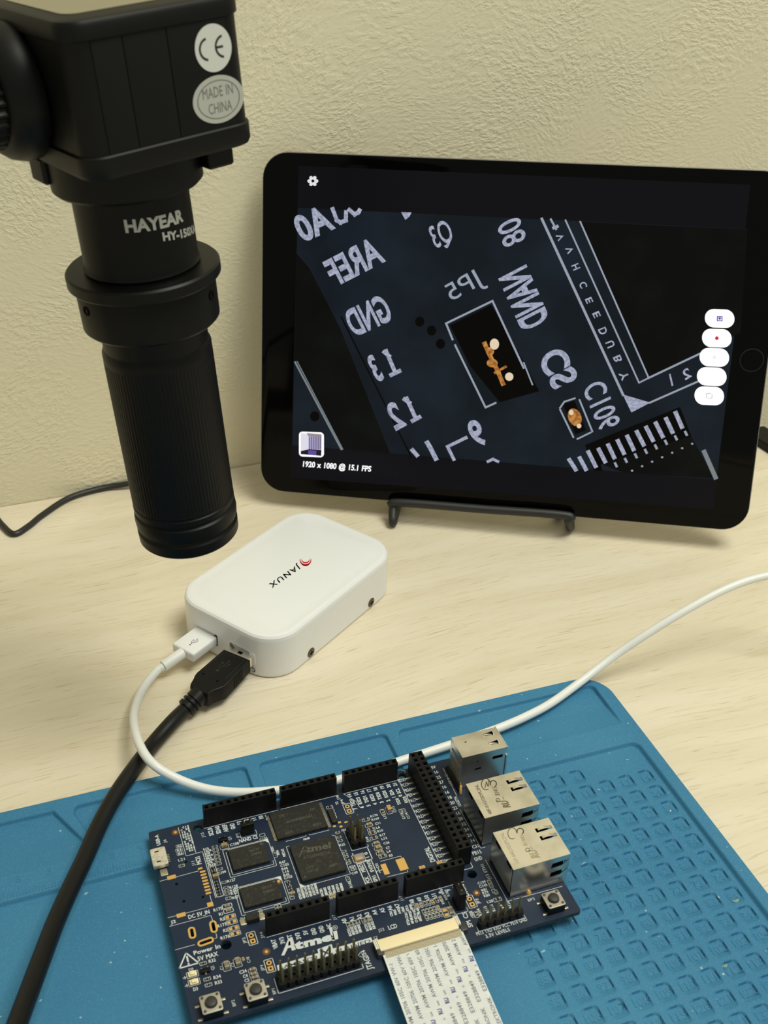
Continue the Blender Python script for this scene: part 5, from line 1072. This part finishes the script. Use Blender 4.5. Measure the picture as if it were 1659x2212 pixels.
a, b = P_(fB, 1045, 1420); st_('MISO1', a, b, 1.3, 90, 4.0, .03); a, b = P_(fB, 1108, 1560); st_('PCK', a, b, 1.3, 90, 2.6, .03); a, b = P_(fB, 1140, 1410); st_('5V/3V3', a, b, 1.2, 90, 4.6, .03); a, b = P_(fB, 1190, 1545); st_('SPI1', a, b, 1.2, 90, 3.0, .03); a, b = P_(fB, 1100, 1285); st_('1 0', a, b, 1.1, 90, 2.6, .03)
dl(fB, [(1255, 1352), (1480, 1292), (1490, 1310)], .15); dl(fB, [(1335, 1525), (1560, 1470), (1555, 1450)], .15)
# small number tables
for (f, x0_, y0_, nx, ny, dxx, dxy, dyx, dyy) in ((fB, 330, 1665, 6, 4, 38, -11, 10, 32), (fB, 585, 1670, 6, 3, 45, -12, 9, 30), (fE, 940, 530, 4, 3, 36, -12, 9, 25), (fE, 1120, 480, 3, 3, 36, -11, 9, 24), (fE, 1385, 345, 6, 2, 42, -14, 9, 28), (fE, 1545, 360, 4, 4, 42, -14, 9, 35), (fF, 100, 590, 1, 2, 30, -9, 8, 28)):
    for i in range(nx):
        for j in range(ny): a, b = P_(f, x0_ + i * dxx + j * dyx, y0_ + i * dxy + j * dyy); st_('R1C5E0S8A4'[(i * 3 + j * 2) % 10] + '1520AE78'[(i + 2 * j) % 8], a, b, .8, 90, 1.1, .05)
for s_, u, v in (('R187', 325, 370), ('R188', 375, 390), ('R92', 330, 470), ('R93', 360, 430), ('J22', 600, 585)): a, b = P_(fF, u, v); st_(s_, a, b, .85, 90, .7 * len(s_))
for s_, u, v in (('C139', 700, 290), ('C145', 715, 320), ('R81', 725, 358), ('R79', 735, 385), ('R80', 748, 412), ('L20', 778, 468)): a, b = P_(fF, u, v); st_(s_, a, b, .95, 0, .72 * len(s_))
for s_, u, v in (('R104', 680, 570), ('C123', 610, 590), ('R115', 745, 545), ('R116', 805, 530), ('R118', 960, 500), ('JP3', 662, 465)): a, b = P_(fF, u, v); st_(s_, a, b, .95, 90, .7 * len(s_))
a, b = P_(fF, 1168, 450); st_('BP3', a, b, 1.0, 0, 2.6, 0)
a, b = P_(fF, 565, 640); st_('SPI CS', a, b, 1.5, 90, 6.0, .02); sl([(84.9, -4.6), (84.9, -9.9), (89.6, -9.9), (89.6, -8.6)], .16)
a, b = P_(fE, 1300, 525); st_('J22', a - .4, b, 1.0, 0, 1.9, 0); a, b = P_(fE, 1395, 500); st_('LCD', a + .3, b, 1.5, 0, 3.0, .02)
a, b = P_(fF, 890, 705); st_('PE13 TXD RXD VCC PE14 GND', a, b, 1.25, 0, 17.6, .01); a, b = P_(fF, 850, 765); st_('3.3V LEVELS', a, b, 1.25, 0, 8.4, .01)
sl([(89.7, -16.2), (89.7, -18.0), (105.9, -18.0), (105.9, -17.0)], .15); sl([(24.9, -13.5), (24.9, -18.6), (51.4, -18.6), (51.4, -17.2)], .2)
a, b = P_(fE, 1145, 880); st_('JTAG', a, b, 1.7, 90, 4.4, .02); a, b = P_(fE, 1105, 780); st_('J24', a, b, 1.0, 90, 2.4, .02); a, b = P_(fE, 1070, 795); sl([(a - .9, b), (a + .5, b - 1.1), (a + .5, b + 1.1), (a - .9, b)], .14)
a, b = P_(fE, 1228, 620); sl([(a - .6, b + .6), (a + .6, b + .6), (a, b - .6), (a - .6, b + .6)], .12)
for x in (48.4, 71.0): st_('J17', x, 1.4, .9, 90, 2.0, 0)
# maker's mark
z = ZP + .04; g = lambda x, y: tuple(px(*fE(x, y), z))
label3(SK, 'tmel', g(383, 735), g(835, 618), g(372, 655), off=.055)
SK.add([g(*p) for p in ((232, 802), (305, 625), (352, 612), (385, 738), (345, 750), (335, 715), (300, 724), (265, 797))], [[0, 1, 7], [1, 6, 7], [1, 2, 6], [2, 5, 6], [2, 3, 5], [3, 4, 5]])
SK.add([g(*p) for p in ((735, 510), (765, 500), (800, 640), (770, 648))], [[0, 1, 2, 3]])
SK2 = MB(); SK2.add([g(310, 652), g(325, 648), g(332, 690), g(304, 698)], [[0, 1, 2, 3]])
a, b = P_(fE, 800, 506); SK.loft([[(a + r * math.cos(t), b + r * math.sin(t), ZP + .04) for t in [math.pi / 6 * i for i in range(12)]] for r in (.8, .65)], cap0=False, cap1=False); st_('R', a, b, .7, 0, .5)
# white name band with a larger tile
def quad(A, pts, zz): A.add([tuple(px(*fE(*p), ZP + zz)) for p in pts], [[0, 1, 2, 3]])
quad(SK, ((185, 905), (1180, 608), (1195, 655), (200, 965)), .04); quad(SK, ((612, 735), (762, 680), (800, 790), (640, 850)), .045)
for s_, p, q, t in (('SAMA5D3', (215, 955), (622, 830), (207, 920)), ('X', (655, 832), (780, 795), (628, 745)), ('PLAINED', (805, 778), (1180, 660), (797, 740))):
    label3(SK2, s_, tuple(px(*fE(*p), ZP + .07)), tuple(px(*fE(*q), ZP + .07)), tuple(px(*fE(*t), ZP + .07)), off=.01)
for A_ in (SK, SK2):
    for k, f in enumerate(A_.f):
        a_, b_, c_ = (Vector(A_.v[i]) for i in f[:3])
        if (b_ - a_).cross(c_ - a_).z < 0: A_.f[k] = f[::-1]
part(SK, 'silkscreen_print', M_silk, smooth_deg=0, kind='stuff'); part(SK2, 'reversed_print', M_hole, smooth_deg=0, kind='stuff')

# ------------------------------------------------------------------ flat white ribbon cable
rb = root('ribbon_cable', 'flat white ribbon cable with printed text, plugged into the board and hanging toward the viewer', 'ribbon cable', Matrix.Translation((71, -30, 5)))
def rpos(s_, t):                                     # s across 0..26.4, t along from the connector (mm)
    x = 58.0 + s_ - .035 * t; y = -16.2 - t; z = ZP + 1.6 + .5 * math.sin(min(t / 14, 1) * math.pi) * .5 - .00045 * max(t - 14, 0) ** 2
    return x, y, max(z, 3.2)
LT = 75
def strip(s0, s1, t0, t1, nt, dz=0, mi=0, A=None, thick=0):
    A = A or MB(); L = []
    for i in range(nt + 1):
        t = t0 + (t1 - t0) * i / nt; a = rpos(s0, t); b = rpos(s1, t)
        L.append([(a[0], a[1], a[2] + dz), (b[0], b[1], b[2] + dz), (b[0], b[1], b[2] + dz - thick), (a[0], a[1], a[2] + dz - thick)] if thick else [(a[0], a[1], a[2] + dz), (b[0], b[1], b[2] + dz)])
    if thick: A.loft([l[::-1] for l in L], mi)
    else: A.add([p for l in L for p in l], [[2 * i, 2 * i + 2, 2 * i + 3, 2 * i + 1] for i in range(nt)], mi)
    return A
M_rib = mat('ribbon_white', C(222, 224, 222), .26, noise=(300, C(214, 216, 216), .4, .6)); M_ribg = mat('ribbon_contact_grey', C(150, 140, 112), .4, .3); M_ribl = mat('ribbon_line', C(206, 208, 206), .2)
base = strip(0, 26.4, 0, LT, 40, 0, thick=.25).build('ribbon', M_rib, rb, smooth_deg=40)
strip(.6, 25.8, 0, 2.6, 4, .03).build('contact_stiffener', mat('stiffener_tan', C(196, 186, 160), .4), base)
A = MB()
for i in range(50): s_ = .9 + i * .5; strip(s_, s_ + .24, -.1, 2.7, 3, .05, A=A)
A.build('contact_trace', M_ribg, base, smooth_deg=0, kind='stuff')
A = MB()
for i in range(50): s_ = .9 + i * .5; strip(s_, s_ + .16, 2.9, LT, 30, .02, A=A)
A.build('conductor_line', M_ribl, base, smooth_deg=40, kind='stuff')
INK = MB(); INB = MB(); cap = 1.25; PITCH = 3.02
def rtext(A, s_, s0, t0, wd_, cap=cap, off=.01):
    """text reading toward the connector; starts at t0 from the connector and runs to t0 - wd_"""
    v, f, w = text2d(s_, off); P = []
    for x, y in v:
        t = t0 - x / w * wd_; s1 = s0 - y / CAP * cap; q = rpos(s1, t) if t > 0 else None
        P.append((q[0], q[1], q[2] + .06) if q else None)
    k = len(A.v); A.v += [p or (0, 0, 0) for p in P]
    for q in f:
        if all(P[i] is not None and 0 < 1 for i in q) and all(P[i][1] < -19.0 for i in q): A.f.append([i + k for i in q]); A.m.append(0)
for k in range(9):
    s0 = 1.9 + k * PITCH; base_t = 26.4 - 2.6 * k + .6
    for rep in range(-1, 3):
        T0 = base_t + rep * 62
        rtext(INK, 'AWM 20706 105C 60V VW-1', s0, T0, 22.4); rtext(INB, 'RU', s0, T0 + 5.7, 1.9, 1.3, .04); rtext(INK, 'c', s0, T0 + 7.6, .8, .9); rtext(INK, 'us', s0, T0 + 2.9, 1.6, .9)
        rtext(INK, 'E328849', s0, T0 + 16.0, 7.2); rtext(INK, 'WURTH ELEKTRONIK', s0, T0 + 35.5, 17.5)
INK.build('printed_text', mat('ribbon_ink', C(112, 116, 126), .5), base, smooth_deg=0, kind='stuff'); INB.build('printed_symbol', mat('ribbon_ink_blue', C(66, 72, 132), .5), base, smooth_deg=0, kind='stuff')
